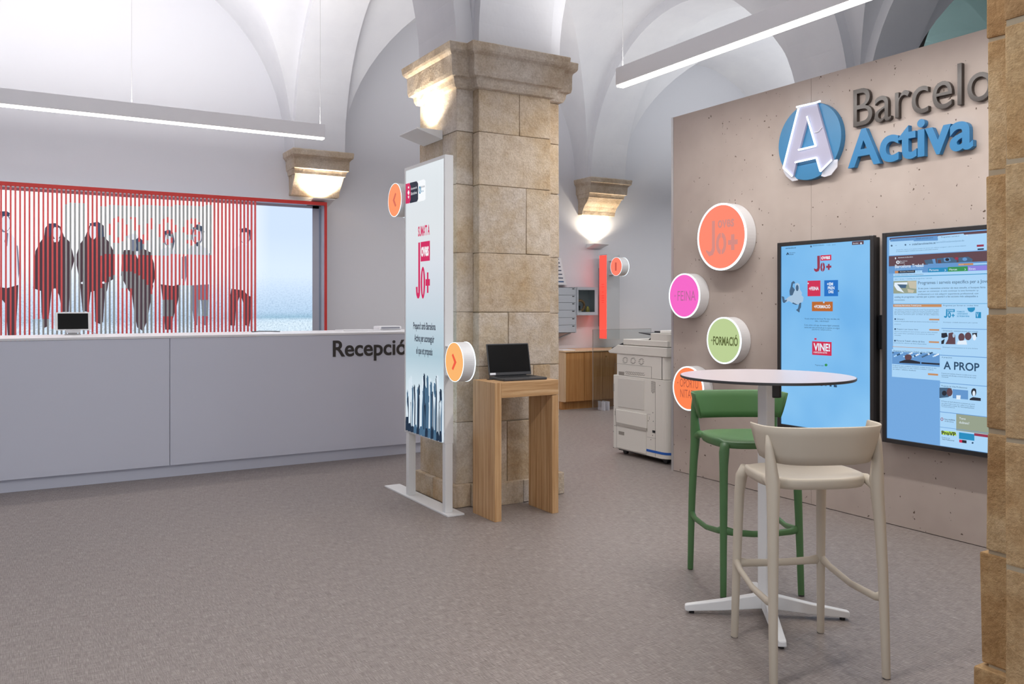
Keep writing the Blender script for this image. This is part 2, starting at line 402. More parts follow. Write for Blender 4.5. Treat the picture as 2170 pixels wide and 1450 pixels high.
# ------------------------------------------------------------------ arched window behind the display wall
t = tag(bpy.data.objects.new('window_1', None), kind='structure'); COL.objects.link(t); t.location = (9.36, 5.2, 0)
def archpts(a, b, cx, z0, n=40): return [(cx-a, z0)]+[(cx-a*math.cos(PI*k/n), SP+b*math.sin(PI*k/n)) for k in range(n+1)]+[(cx+a, z0)]
tint = mat('green_tinted_glass', (176, 212, 206), .02, trans=.9)
obj('pane', MB().prism(archpts(1.64, 1.84, 9.36, .05), FV(5.215), 0, .008), tint, t)
o1, i1 = archpts(1.66, 1.86, 9.36, 0), archpts(1.60, 1.80, 9.36, 0)
fm = MB(); fr = FV(5.24); fm.loft([[fr(*p, c) for p in q] for q, c in ((o1, 0), (o1, .07), (i1, .07), (i1, 0), (o1, 0))], caps=False, closed=False)
obj('window_frame', fm, mat('bronze_frame', (72, 70, 66), .4, metal=.4), t)

# ------------------------------------------------------------------ pendant light lines
def beam(label, fixed, a0, a1, axis, wires, up, down):
    z0, z1 = 3.025, 3.165
    if axis == 'u': t = thing('linear_pendant_lamp', label, 'pendant lamp', ((a0+a1)/2, fixed, z0))
    else: t = thing('linear_pendant_lamp', label, 'pendant lamp', (fixed, (a0+a1)/2, z0))
    def bx(a, b, w, c, d): return B(a, b, fixed-w, fixed+w, c, d) if axis == 'u' else B(fixed-w, fixed+w, a, b, c, d)
    obj('housing', bx(a0, a1, .035, z0+.012, z1), beam_m, t, bevel=.002)
    obj('diffuser', bx(a0+.006, a1-.006, .033, z0-.003, z0+.014), led, t, bevel=.004)
    for wv in wires:
        x, y = (wv, fixed) if axis == 'u' else (fixed, wv)
        obj('suspension_wire', MB().tube([(x, y, z1), (x, y, 5.2)], .0016, 6), alu, t)
        obj('wire_ferrule', MB().tube([(x, y, z1-.002), (x, y, z1+.03)], .0032, 8), alu, t)
    cx, cy = ((a0+a1)/2, fixed) if axis == 'u' else (fixed, (a0+a1)/2)
    ln = a1-a0
    for nm, zz, rx, pw in (('downlight', z0-.014, 0, down), ('uplight', z1+.012, PI, up)):
        l = bpy.data.lights.new(nm, 'AREA'); l.shape = 'RECTANGLE'; l.energy = pw; l.color = (1, .98, .955) if not rx else (1, .985, .97)
        l.size, l.size_y = (ln, .06) if axis == 'u' else (.06, ln)
        lo = bpy.data.objects.new(nm, l); COL.objects.link(lo); lo.location = Vector((cx, cy, zz))-Vector(t.location); lo.rotation_euler = (rx, 0, 0); lo.parent = t
beam('long slim pendant lamp hanging over the reception desk', 8.0, -2.5, 2.64, 'u', [.915, 2.6, -.8], 126, 18)
beam('long slim pendant lamp hanging before the pitted display wall', 3.9, 1.2, 4.97, 'v', [4.93, 3.24, 1.55], 56, 52)

# ------------------------------------------------------------------ reception desk
t = thing('reception_desk', 'long white reception desk lettered Recepció, in front of the photo lightbox', 'desk', (.5, 7.7, 0))
obj('desk_front', B(-4.2, 1.118, 7.30, 7.34, .10, 1.135), white_lac, t, bevel=.002)
obj('desk_front', B(1.122, 3.75, 7.30, 7.34, .10, 1.135), white_lac, t, bevel=.002)
obj('plinth', B(-4.15, 3.70, 7.345, 7.42, 0, .1), white_lac, t)
obj('desk_end', B(3.71, 3.75, 7.34, 8.1, .02, 1.135), white_lac, t)
obj('worktop', B(-4.2, 3.75, 7.295, 8.10, 1.137, 1.155), white_solid, t, bevel=.002)
obj('inner_shelf', B(-4.15, 3.7, 7.5, 8.05, .72, .75), white_solid, t)
P = Plane('V', 7.30, (500, 680, 5.7105)); mb = MB()
ptext(mb, P, 'Recepció', 1172, 240, 2062, 500, c=.0, bold=.018, depth=.006, res=6)
obj('lettering', mb, mat('charcoal_lettering', (62, 58, 56), .6), t)

tb = thing('tablet', 'white framed tablet with a dark screen on a metal stand on the desk', 'tablet', (.455, 7.93, 1.155), rz=.0)
fr = FV(7.90)
def rrect(x0, x1, z0, z1, r, n=5):
    p = []
    for cx, cz, a in ((x1-r, z1-r, 0), (x0+r, z1-r, 1), (x0+r, z0+r, 2), (x1-r, z0+r, 3)):
        p += [(cx+r*math.cos(PI/2*(a+k/n)), cz+r*math.sin(PI/2*(a+k/n))) for k in range(n+1)]
    return p
def tilt(f, z0, k): return lambda a, b, c: (f(a, b, c)[0], f(a, b, c)[1]+(b-z0)*k, b)
ft = tilt(fr, 1.197, .25)
obj('tablet_body', MB().prism(rrect(.322, .590, 1.195, 1.345, .012), ft, 0, .01), white_met, tb, bevel=.002)
obj('screen', MB().prism([(.343, 1.205), (.569, 1.205), (.569, 1.335), (.343, 1.335)], ft, .01, .0115), screen_off, tb)
mb = MB().box(.395, .515, 7.90, 7.98, 1.155, 1.163); mb.box(.42, .49, 7.93, 7.945, 1.163, 1.27); mb.box(.40, .51, 7.875, 7.905, 1.175, 1.199)
obj('stand', mb, alu, tb, bevel=.002)
obj('cable', MB().tube([(.55, 7.92, 1.20), (.60, 7.95, 1.175), (.64, 8.0, 1.16)], .002, 6), grey_m, tb)
o = obj('desk_phone_device', B(3.155, 3.40, 7.86, 8.02, 1.156, 1.195), white_solid, None, bevel=.012, org=(3.27, 7.94, 1.156)); tag(o, 'small low white device on the desk next to the display totem', 'device')
o2 = obj('vent_slot', B(3.18, 3.375, 7.855, 7.861, 1.17, 1.188), grey_m, o, org=(3.27, 7.94, 1.156))
tag(obj('paper_stack', B(2.75, 3.13, 7.75, 8.0, 1.1555, 1.164), white_solid, None, org=(2.94, 7.87, 1.156)), 'low stack of white paper lying flat on the desk', 'paper')
mb = MB(); mb.tube([(1.92, 7.9, 1.158), (2.0, 7.92, 1.162), (2.1, 7.9, 1.161), (2.17, 7.86, 1.158)], .004, 6)
tag(obj('desk_cable', mb, darkgrey, None, org=(2.0, 7.9, 1.158)), 'short dark cable lying on the desk behind its front edge', 'cable')

# ------------------------------------------------------------------ photo lightbox with slats
t = thing('photo_lightbox', 'wide backlit photo of people behind red slats on the back wall', 'lightbox', (1.0, VW, .4))
VP_, X0, X1, Z0, Z1 = 9.80, -1.3, 3.19, .4, 2.605
pm = mat('backlit_photo', (10, 10, 10), .6, spec=.1, emit=(255, 255, 255), es=1.15)
b = bsdf(pm); g = N(pm, 'ShaderNodeTexCoord'); sx = N(pm, 'ShaderNodeSeparateXYZ'); L(pm, g.outputs['Object'], sx.inputs[0])
zr = N(pm, 'ShaderNodeMapRange'); L(pm, sx.outputs['Z'], zr.inputs[0]); zr.inputs[1].default_value = .15; zr.inputs[2].default_value = 1.85
xr = N(pm, 'ShaderNodeMapRange'); L(pm, sx.outputs['X'], xr.inputs[0]); xr.inputs[1].default_value = 1.0; xr.inputs[2].default_value = 1.6
c1 = ramp(pm, zr.outputs[0], [(0, (214, 232, 244)), (.36, (222, 234, 246)), (.41, (192, 212, 230)), (.5, (206, 224, 242)), (.72, (240, 246, 255)), (1, (255, 255, 255))])
c2 = ramp(pm, zr.outputs[0], [(0, (214, 232, 244)), (.38, (224, 238, 246)), (.402, (214, 232, 244)), (.42, (160, 194, 214)), (.46, (190, 214, 236)), (.7, (212, 228, 248)), (1, (200, 218, 246))])
cc = mixc(pm, xr.outputs[0], c1, c2)
nz = tex_noise(pm, 1, 5, coords(pm, (46, 1, 60)), .9)
low = N(pm, 'ShaderNodeMapRange'); L(pm, sx.outputs['Z'], low.inputs[0]); low.inputs[1].default_value = 1.45; low.inputs[2].default_value = .82; low.inputs[3].default_value = 0; low.inputs[4].default_value = .6
cc = mixc(pm, low.outputs[0], cc, mixc(pm, 1.0, cc, ramp(pm, nz.outputs[0], [(.40, (130, 156, 180)), (.5, (226, 236, 246)), (.7, (255, 255, 255))]), 'MULTIPLY'))
L(pm, cc, b.inputs['Emission Color'])
obj('backlit_print', B(X0, X1-.10, VP_, VP_+.01, Z0, Z1-.05), pm, t)
mb = MB().box(X0, X1-.0, VP_-.005, VP_+.03, Z1-.05, Z1-.02); mb.box(X1-.10, X1-.02, VP_-.005, VP_+.03, Z0, Z1-.02)
obj('inner_frame', mb, mat('pale_frame_grey', (188, 191, 200), .5), t)
mb = MB().box(X0, X1, 9.655, VW-.005, Z1-.004, Z1+.008); mb.box(X1, X1+.012, 9.655, VW-.005, Z0, Z1+.008)
obj('frame_return', mb, mat('pale_frame_grey', (188, 191, 200), .5), t)
mb = MB().box(X0, X1-.004, 9.62, 9.655, Z1-.026, Z1+.012); mb.box(X1-.004, X1+.02, 9.62, 9.655, Z0, Z1+.012)
mb.box(X0, X1-.004, 9.62, VW-.005, Z0-.03, Z0)
obj('red_frame', mb, mat('red_lacquer', (205, 50, 44), .45), t)
D1 = glow('dark_coat_print', (78, 62, 70), 1); D2 = glow('navy_print', (58, 74, 100), 1); D3 = glow('pale_print', (236, 240, 250), 1); D4 = glow('mid_print', (120, 128, 150), 1)
Za = Plane('V', VP_, (0, 380, 4.2657)); Zb = Plane('V', VP_, (350, 380, 4.2657))
def figure(*layers):
    mb = MB(); ms = []
    for k, (P, m, pts) in enumerate(layers):
        if m not in ms: ms.append(m)
        if isinstance(pts, tuple): P.ell(mb, *pts, c=.002+.0006*k, mi=ms.index(m))
        else: P.poly(mb, pts, c=.002+.0006*k, mi=ms.index(m))
    obj('printed_figure', mb, ms, t)
figure((Za, D3, [(-60, 470), (10, 440), (90, 470), (150, 560), (190, 720), (205, 900), (165, 950), (60, 975), (-60, 960)]), (Za, D4, (40, 395, 58, 85)), (Za, D3, (50, 400, 42, 70)),
       (Za, D2, [(-20, 292), (60, 288), (88, 305), (85, 335), (-20, 330)]), (Za, D4, [(60, 480), (75, 490), (66, 600), (56, 620), (40, 560)]), (Za, D4, [(150, 600), (160, 600), (178, 820), (166, 900)]),
       (Za, D1, [(-60, 965), (60, 985), (166, 955), (160, 1100), (140, 1420), (70, 1420), (52, 1130), (20, 1090), (-20, 1400), (-60, 1400)]))
figure((Za, D1, [(440, 402), (500, 396), (548, 430), (580, 520), (625, 560), (655, 650), (672, 730), (640, 850), (632, 990), (622, 1200), (560, 1200), (535, 1050), (500, 985), (466, 1000), (450, 1180), (430, 1330), (390, 1350), (375, 1200), (370, 1010), (298, 985), (320, 650), (365, 565), (400, 520), (408, 440)]),
       (Za, D3, (512, 482, 34, 62)), (Za, D2, [(445, 400), (520, 402), (535, 440), (480, 430), (450, 520), (425, 540), (418, 440)]), (Za, D3, [(478, 540), (540, 535), (530, 565), (490, 570)]))
figure((Za, D1, [(770, 520), (720, 590), (692, 680), (692, 780), (722, 930), (745, 1190), (800, 1200), (820, 1020), (852, 1010), (860, 1290), (905, 1310), (932, 1290), (945, 1060), (970, 1000), (980, 930), (1030, 900), (1022, 640), (980, 560), (940, 520), (938, 420), (885, 384), (820, 398), (800, 440)]),
       (Za, D3, (842, 472, 34, 72)), (Za, D2, [(810, 398), (880, 385), (925, 410), (938, 520), (900, 530), (880, 430), (815, 420)]), (Za, D3, (745, 938, 14, 10)), (Za, D3, (935, 935, 12, 10)))
figure((Za, D1, [(1120, 640), (1098, 760), (1094, 870), (1150, 990), (1192, 1040), (1210, 1180), (1240, 1340), (1292, 1372), (1330, 1280), (1362, 1100), (1386, 960), (1400, 880), (1392, 760), (1360, 660), (1300, 630), (1200, 640)]),
       (Za, D2, (1238, 590, 62, 62)), (Za, D4, (1205, 600, 30, 50)), (Za, D3, (1200, 520, 48, 28)), (Za, D3, [(1215, 650), (1260, 650), (1245, 720)]), (Za, D3, (1140, 1000, 18, 16)), (Za, D3, (1395, 950, 14, 18)))
figure((Zb, D3, [(-50, 640), (20, 610), (90, 640), (140, 720), (150, 950), (60, 965), (-60, 950)]), (Zb, D4, (28, 530, 46, 75)), (Zb, D3, (32, 545, 32, 60)), (Zb, D2, [(-20, 470), (30, 462), (70, 480), (84, 560), (70, 640), (58, 520), (0, 500)]),
       (Zb, D4, [(150, 700), (158, 700), (162, 900), (150, 900)]), (Zb, D1, [(-40, 950), (70, 965), (130, 950), (118, 1090), (70, 1260), (60, 1360), (0, 1360), (-10, 1200)]))
figure((Zb, D3, [(190, 640), (260, 600), (330, 600), (390, 640), (402, 760), (398, 950), (300, 965), (200, 950)]), (Zb, D4, (292, 500, 50, 92)), (Zb, D3, (290, 515, 38, 70)), (Zb, D2, [(246, 440), (290, 412), (335, 425), (356, 480), (330, 470), (250, 445)]),
       (Zb, D2, [(268, 575), (320, 560), (300, 606), (286, 606)]), (Zb, D4, [(230, 960), (395, 950), (392, 1100), (384, 1320), (340, 1320), (325, 1100), (300, 1060), (290, 1320), (268, 1320), (245, 1180)]), (Zb, D4, [(396, 670), (404, 670), (410, 900), (400, 940)]), (Zb, D4, [(176, 700), (190, 690), (196, 860), (180, 930)]))
figure((Zb, D3, [(600, 640), (690, 590), (750, 600), (785, 700), (785, 1060), (700, 1010), (600, 990)]), (Zb, D4, (722, 510, 52, 72)), (Zb, D3, (722, 520, 40, 62)), (Zb, D2, [(668, 450), (720, 440), (772, 460), (778, 540), (765, 550), (755, 480), (680, 480)]),
       (Zb, D1, [(598, 990), (710, 1005), (745, 1050), (785, 1065), (780, 1200), (760, 1330), (722, 1320), (716, 1150), (680, 1040), (640, 1150), (630, 1325), (580, 1320), (578, 1130)]))
# slats, each coloured in lengths like the lettering they carry
Zs = Plane('V', 9.64, (0, 370, 3.1))
def zone(x, y):
    def ring(cx, cy, rx, ry, ix, iy):
        d = ((x-cx)/rx)**2+((y-cy)/ry)**2; e = ((x-cx)/ix)**2+((y-cy)/iy)**2
        return d < 1 and e > 1
    if 412 < x < 556 and y > 190: return 1
    if 195 < x < 336 and y > 948: return 1
    if 336 <= x < 412 and y > 1010: return 1
    if 652 < x < 1398 and 205 < y < 528:
        if ring(778, 365, 62, 88, 24, 52): return 0
        if ring(1102, 372, 60, 88, 26, 56) or (1050 < x < 1155 and 360 < y < 385): return 0 if not (x > 1110 and 385 < y < 415) else 1
        if ring(1263, 378, 62, 88, 26, 54) and not (x > 1290 and 330 < y < 372) and not (x < 1240 and 385 < y < 425): return 0
        if 1225 < x < 1300 and 365 < y < 392: return 0
        for sgn in (-1, 1):
            if 285 < y < 460 and abs(x-(940+sgn*(62*(460-y)/175))) < 20: return 0
        return 1
    d = ((x-825)/182)**2+((y-860)/226)**2
    if 642 < x < 1008 and y > 630:
        inside = (d < 1) or y > 860
        if x < 772: return 1 if inside else 0
        if x > 800: return 1 if inside and not (x < 868 and y > 752) else 0
        return 0
    if 1172 < x < 1280 and y > 725: return 1
    if (1070 < x < 1148 or 1308 < x < 1382) and 828 < y < 930: return 1
    return 0
pitch = .0402; zb, zt = .42, Z1-.02
for k in range(-14, 62):
    x = -.05+pitch*(k+.5)
    if x > 2.40: break
    f = CYAW*9.64+SYAW*x; pxf = 1085+(CYAW*x-SYAW*9.64)/f*F
    def val(z): return zone(pxf*3.1, (HOR-(z-EYE)/f*F-370)*3.1)
    nz_ = 110; vals = [val(zb+(zt-zb)*(i+.5)/nz_) for i in range(nz_)]
    mb = MB(); i = 0
    while i < nz_:
        j = i
        while j < nz_ and vals[j] == vals[i]: j += 1
        mb.box(x-.0080, x+.0080, 9.63, 9.66, zb+(zt-zb)*i/nz_, zb+(zt-zb)*j/nz_, vals[i]); i = j
    obj('slat', mb, [slat_r, slat_g], t)

# ------------------------------------------------------------------ display totem
t = thing('display_totem', 'tall white framed display totem standing in front of the pale pier', 'display totem', (2.53, 5.4, 0))
TX0, TX1, TY0, TY1, TZ0, TZ1 = 2.50, 2.562, 5.06, 5.73, .475, 2.412
obj('base_plate', B(2.485, 2.612, 4.99, 6.08, 0, .012), white_met, t, bevel=.002)
obj('post', B(TX0+.003, TX1-.003, TY0, TY0+.045, .012, TZ0), white_met, t, bevel=.003)
obj('post', B(TX0+.003, TX1-.003, TY1-.07, TY1-.02, .012, TZ0), white_met, t, bevel=.003)
mb = MB()
for a in ((TY0, TY0+.018, TZ0, TZ1), (TY1-.018, TY1, TZ0, TZ1), (TY0+.018, TY1-.018, TZ0, TZ0+.02), (TY0+.018, TY1-.018, TZ1-.022, TZ1)):
    mb.box(TX0, TX1, a[0], a[1], a[2], a[3])
obj('frame', mb, white_met, t)
dm = mat('totem_display', (10, 10, 10), .3, spec=.2, emit=(255, 255, 255), es=1)
sx = N(dm, 'ShaderNodeSeparateXYZ'); g = N(dm, 'ShaderNodeTexCoord'); L(dm, g.outputs['Object'], sx.inputs[0])
zr = N(dm, 'ShaderNodeMapRange'); L(dm, sx.outputs['Z'], zr.inputs[0]); zr.inputs[1].default_value = .48; zr.inputs[2].default_value = 1.9
L(dm, ramp(dm, zr.outputs[0], [(0, (225, 235, 242)), (.2, (214, 228, 236)), (.4, (172, 198, 210)), (.62, (196, 210, 220)), (.85, (214, 222, 230)), (1, (219, 226, 230))]), bsdf(dm).inputs['Emission Color'])
obj('display', B(TX0+.004, TX1-.004, TY0+.018, TY1-.018, TZ0+.02, TZ1-.022), dm, t)
P = Plane('U', TX0+.004, (850, 370, 5.18))
mag = glow('magenta_print', (208, 30, 92)); nav = glow('navy_logo', (22, 34, 54)); wht = glow('white_print', (244, 247, 250)); cyn = glow('cyan_print', (20, 130, 170)); pgr = glow('grey_print', (150, 165, 178))
PK, NV, WH, CY = range(4); ms = [mag, nav, wht, cyn]
mb = MB()
P.poly(mb, [(186, 72), (250, 52), (268, 70), (268, 270), (250, 285), (186, 300)], c=.001, mi=WH)
P.poly(mb, [(98, 92), (170, 74), (188, 100), (188, 270), (172, 298), (98, 315)], c=.0015, mi=NV)
P.poly(mb, [(52, 105), (92, 94), (106, 125), (106, 275), (92, 315), (52, 322)], c=.002, mi=PK)
ptext(mb, P, 'Ajuntament de', 112, 145, 176, 178, c=.0025, mi=WH); ptext(mb, P, 'Barcelona', 112, 195, 176, 228, c=.0025, mi=WH)
P.poly(mb, [(85, 170), (96, 198), (85, 228), (74, 200)], c=.003, mi=WH); P.poly(mb, [(85, 236), (93, 240), (85, 265), (77, 242)], c=.003, mi=WH); P.ell(mb, 85, 142, 6, 12, c=.003, mi=WH)
P.ell(mb, 208, 170, 11, 42, c=.002, mi=CY); P.poly(mb, [(203, 200), (207, 150), (211, 150), (215, 196), (211, 196), (209, 180), (206, 182)], c=.003, mi=WH)
ptext(mb, P, 'Barcelona', 220, 124, 262, 150, c=.002, mi=NV); ptext(mb, P, 'Activa', 220, 172, 250, 198, c=.002, mi=CY)
obj('logo_print', mb, ms, t)
mb = MB(); ptext(mb, P, "SUMA'T A", 188, 568, 316, 684, c=.0015, bold=.03)
P.rect(mb, 216, 742, 316, 956, c=.0012)
P.rect(mb, 190, 748, 208, 1290, c=.0012)
P.poly(mb, [(190, 1290), (208, 1290), (206, 1330), (196, 1360), (180, 1360), (168, 1320), (163, 1235), (181, 1232), (182, 1290), (188, 1310)], c=.0012)
def ringpoly(mb, P, cx, cy, rx, ry, ix, iy, c=.0012, mi=0, a0=0, a1=2*PI, n=24):
    for k in range(n):
        a, b = a0+(a1-a0)*k/n, a0+(a1-a0)*(k+1)/n
        P.poly(mb, [(cx+rx*math.cos(a), cy+ry*math.sin(a)), (cx+rx*math.cos(b), cy+ry*math.sin(b)), (cx+ix*math.cos(b), cy+iy*math.sin(b)), (cx+ix*math.cos(a), cy+iy*math.sin(a))], c, mi)
ringpoly(mb, P, 240, 1188, 24, 175, 8, 135)
P.rect(mb, 285, 1075, 300, 1300, c=.0012); P.rect(mb, 270, 1150, 316, 1222, c=.0014)
obj('slogan_print', mb, mag, t)
mb = MB(); ptext(mb, P, 'oves', 222, 795, 305, 905, c=.0018, bold=.03); obj('slogan_print', mb, wht, t)
P = Plane('U', TX0+.004, (780, 300, 3.1536)); mb = MB()
ptext(mb, P, "Prepara't amb Barcelona", 303, 1205, 452, 1268, c=.0015, bold=.025); ptext(mb, P, 'Activa per aconseguir', 311, 1287, 443, 1350, c=.0015, bold=.025); ptext(mb, P, 'el que et proposis', 323, 1370, 431, 1434, c=.0015, bold=.025)
obj('text_print', mb, glow('ink_print', (40, 48, 66)), t)
# crowd with raised arms printed along the foot of the display
P = Plane('U', TX0+.004, (780, 680, 3.296)); rr = random.Random(3)
cds = [glow('crowd_navy', (24, 44, 66)), glow('crowd_blue', (70, 104, 132)), glow('crowd_pale', (214, 228, 238))]; mb = MB()
def yb(x): return 768+(x-268)*.335
xs = [268+262*(k+.5)/44 for k in range(44)]
for k, x in enumerate(xs):
    tp = 470+60*math.sin(k*1.7)+rr.uniform(-30, 60)+(0 if 4 < k < 40 else 40)
    if k in (3, 20, 37): tp -= 70
    w_ = rr.uniform(3.5, 6.5); mi = rr.choice([0, 0, 1, 1, 2, 2]); y1 = min(yb(x-8), yb(x+8))-3; dx = rr.uniform(-6, 6)
    x0, x1 = max(269, x-w_), min(530, x+w_)
    P.poly(mb, [(x0, y1), (x0+2, tp+110), (x+dx-3, tp+30), (x+dx-5, tp-4), (x+dx-2, tp+6), (x+dx-1, tp-22), (x+dx+1, tp+4), (x+dx+3, tp-14), (x+dx+4, tp+30), (x1-2, tp+110), (x1, y1)], c=.001+.0002*k, mi=mi)
for k in range(13):
    x = 275+20*k; h = rr.uniform(40, 100); y1 = min(yb(x-10), yb(x+10))-3
    P.poly(mb, [(max(269, x-10), y1), (max(269, x-9), y1-h*.6), (x-4, y1-h), (x+4, y1-h), (min(530, x+9), y1-h*.6), (min(530, x+10), y1)], c=.008+.0002*k, mi=rr.choice([0, 0, 1]))
obj('crowd_print', mb, cds, t)

def disc(mb, fr, ca, cb, r, c0, c1, mi=0, n=64, ri=0):
    o_ = [(ca+r*math.cos(2*PI*k/n), cb+r*math.sin(2*PI*k/n)) for k in range(n)]
    if not ri: return mb.prism(o_, fr, c0, c1, mi)
    i_ = [(ca+ri*math.cos(2*PI*k/n), cb+ri*math.sin(2*PI*k/n)) for k in range(n)]
    rings = [[fr(*p, c) for p in q] for q, c in ((o_, c0), (o_, c1), (i_, c1), (i_, c0), (o_, c0))]
    return mb.loft(rings, mi, caps=False)
def arrow_sign(parent, ca, cb, r, u0, u1, face, ink, arrow, br, name='arrow_sign'):
    fr = FU(u0); d = u1-u0
    s = obj(name, disc(MB(), fr, ca, cb, r, -d, 0), white_met, parent, smooth=False)
    obj('sign_face', disc(MB(), fr, ca, cb, r-.003, 0, .003), face, s)
    obj('light_rim', disc(disc(MB(), fr, ca, cb, r, .0, .0036, ri=r-.0025), fr, ca, cb, r+.002, -d-.006, -d, ri=r-.006), rim, s)
    if br:
        for z in (cb+r*.72, cb-r*.8): obj('bracket', B(u0+.03, u1-.01, min(br), max(br), z-.004, z+.004), white_met, s)
    mb = MB()
    if arrow in '<>':
        sg = 1 if arrow == '<' else -1
        q = [(-.25, 0), (.12, .42), (.24, .34), (-.02, 0), (.24, -.34), (.12, -.42)]
        mb.prism([(ca-sg*x*r, cb+y*r) for x, y in q], fr, .003, .005)
    else: text(mb, arrow, fr, ca+.022, cb-r*.45, ca-.012, cb+r*.45, c=.005)
    obj('symbol', mb, ink, s); return s
orange = glow('orange_face', (255, 150, 100), 1.0); amber = glow('amber_face', (250, 182, 110), 1.0)
arrow_sign(t, 5.85, 2.19, .125, 2.475, 2.55, orange, glow('orange_ink', (214, 104, 82)), '<', (5.70, 5.73))
arrow_sign(t, 4.868, 1.035, .128, 2.475, 2.555, amber, glow('red_ink', (240, 92, 66)), '>', (4.98, 5.06))

# ------------------------------------------------------------------ oak laptop stand, laptop
t = thing('laptop_stand', 'tall oak stand with two slab legs in front of the pale pier', 'table', (2.94, 4.87, 0))
obj('leg', B(2.69, 2.74, 4.72, 5.02, 0, .90), oak, t, bevel=.0015)
obj('leg', B(3.135, 3.185, 4.72, 5.02, 0, .797), oak, t, bevel=.0015)
obj('tabletop', B(2.7405, 3.185, 4.719, 5.0199, .80, .9005), oak_h, t, bevel=.0015)
t = thing('laptop', 'open dark grey laptop with a black screen, on the oak stand', 'laptop', (2.965, 4.885, .901), rz=-.05)
obj('base', MB().prism(rrect(-.165, .165, -.115, .115, .01), lambda a, b, c: (a, b, c), 0, .016), darkgrey, t, bevel=.003, org=(0, 0, 0))
mb = MB()
for r_ in range(5):
    for c_ in range(14): mb.box(-.14+c_*.0201, -.14+c_*.0201+.0175, -.005+r_*.0195, -.005+r_*.0195+.0165, .016, .018)
o = obj('key', mb, black, t, org=(0, 0, 0)); o['kind'] = 'stuff'
obj('touchpad', B(-.05, .05, -.095, -.025, .016, .0166), mat('touchpad_grey', (78, 78, 80), .3), t, org=(0, 0, 0))
fl = lambda a, b, c: (a, .112+b*.22-c*.975, .018+b*.975+c*.22)
obj('lid', MB().prism(rrect(-.165, .165, 0, .222, .008), fl, 0, .007), darkgrey, t, bevel=.002, org=(0, 0, 0))
obj('screen', MB().prism([(-.157, .022), (.157, .022), (.157, .214), (-.157, .214)], fl, .007, .008), screen_off, t, org=(0, 0, 0))
o = obj('sticker', MB().prism([(-.158, .006), (-.115, .006), (-.115, .020), (-.158, .020)], fl, .007, .0085), white_solid, t, org=(0, 0, 0))
obj('hinge', B(-.12, .12, .10, .116, .010, .024), black, t, org=(0, 0, 0))
mb = MB().box(2.765, 2.80, 4.93, 4.965, .9015, .905); tag(obj('small_clip', mb, black, None, bevel=.001, org=(2.78, 4.94, .9015)), 'tiny black clip lying behind the laptop on the oak stand', 'clip')

# ------------------------------------------------------------------ pitted display wall
UP = 4.84
t = thing('display_wall', 'freestanding beige pitted board wall carrying the two big screens', 'partition', (UP+.1, 3.6, 0))
obj('wall_core', B(UP+.02, UP+.28, 1.55, 5.43, 0, 2.99), mat('core_shadow', (90, 80, 74), .8), t)
for y0, y1 in ((1.55, 2.60), (2.60, 4.00), (4.00, 5.43)):
    for z0, z1 in ((.003, .655), (.655, 3.0)):
        obj('panel', B(UP, UP+.02, y0+.0012, y1-.0012, z0+.0012, z1-.0012), board, t)
obj('edge_trim', B(UP-.002, UP+.28, 5.43, 5.455, 0, 3.0), alu, t)

def letters(label, cat, body, P, x0, y0, x1, y1, m, bold, depth, each, off=.0, bev=0, name='wall_letter'):
    """raised letters: one thing, each letter a part"""
    bpy.context.view_layer.update()
    fullv, _ = text_mesh(body, bold, .5, bev, 6); X0 = min(v.x for v in fullv); X1 = max(v.x for v in fullv); Y0 = min(v.y for v in fullv); Y1 = max(v.y for v in fullv)
    a0, bt = P.p(x0, y0); _, bb = P.p(x0, y1); a1, _ = P.p(x1, y0)
    c = P.fr((a0+a1)/2, bb, 0); t = thing(name, label, cat, c)
    adv = 0
    for i, ch in enumerate(body):
        # advance by measuring the text up to and including this letter
        v1, f1 = text_mesh(body[:i+1], bold, .5, bev, 6)
        w1 = max(v.x for v in v1); vs, fs = text_mesh(ch, bold, .5, bev, 6); wch = max(v.x for v in vs)
        dx = w1-wch; zz = min(v.z for v in vs); dz = max(v.z for v in vs)-zz
        mb = MB(); mb.add([P.fr(a0+(a1-a0)*(v.x+dx-X0)/(X1-X0), bb+(bt-bb)*(v.y-Y0)/(Y1-Y0), off+depth*(v.z-zz)/dz) for v in vs], fs)
        obj('letter', mb, m, t, smooth=False)
    return t
Pz = Plane('U', UP, (1620, 100, 4.5208))
bronze = mat('dark_bronze', (56, 47, 42), .3, metal=.1, spec=.6); lblue = mat('letter_blue', (48, 122, 172), .4)
letters('dark bronze raised letters reading Barcelona on the pitted wall', 'wall letters', 'Barcelona', Pz, 880, 420, 2740, 777, bronze, -.010, .028, None, .004, .006)
letters('blue raised letters reading Activa under the bronze lettering', 'wall letters', 'Activa', Pz, 835, 815, 2035, 1172, lblue, .022, .035, None, .004, .0)
t = thing('neon_logo', 'round blue sign with a white neon letter A on the pitted wall', 'wall sign', (UP, 3.98, 2.28))
fr = FU(UP); ca, cb = 3.985, 2.548
obj('disc', disc(MB(), fr, ca, cb, .268, .0, .045), mat('sign_blue', (58, 124, 168), .4), t, bevel=.002)
P = Plane('U', UP-.045, (1620, 100, 4.5208))
mb = MB()
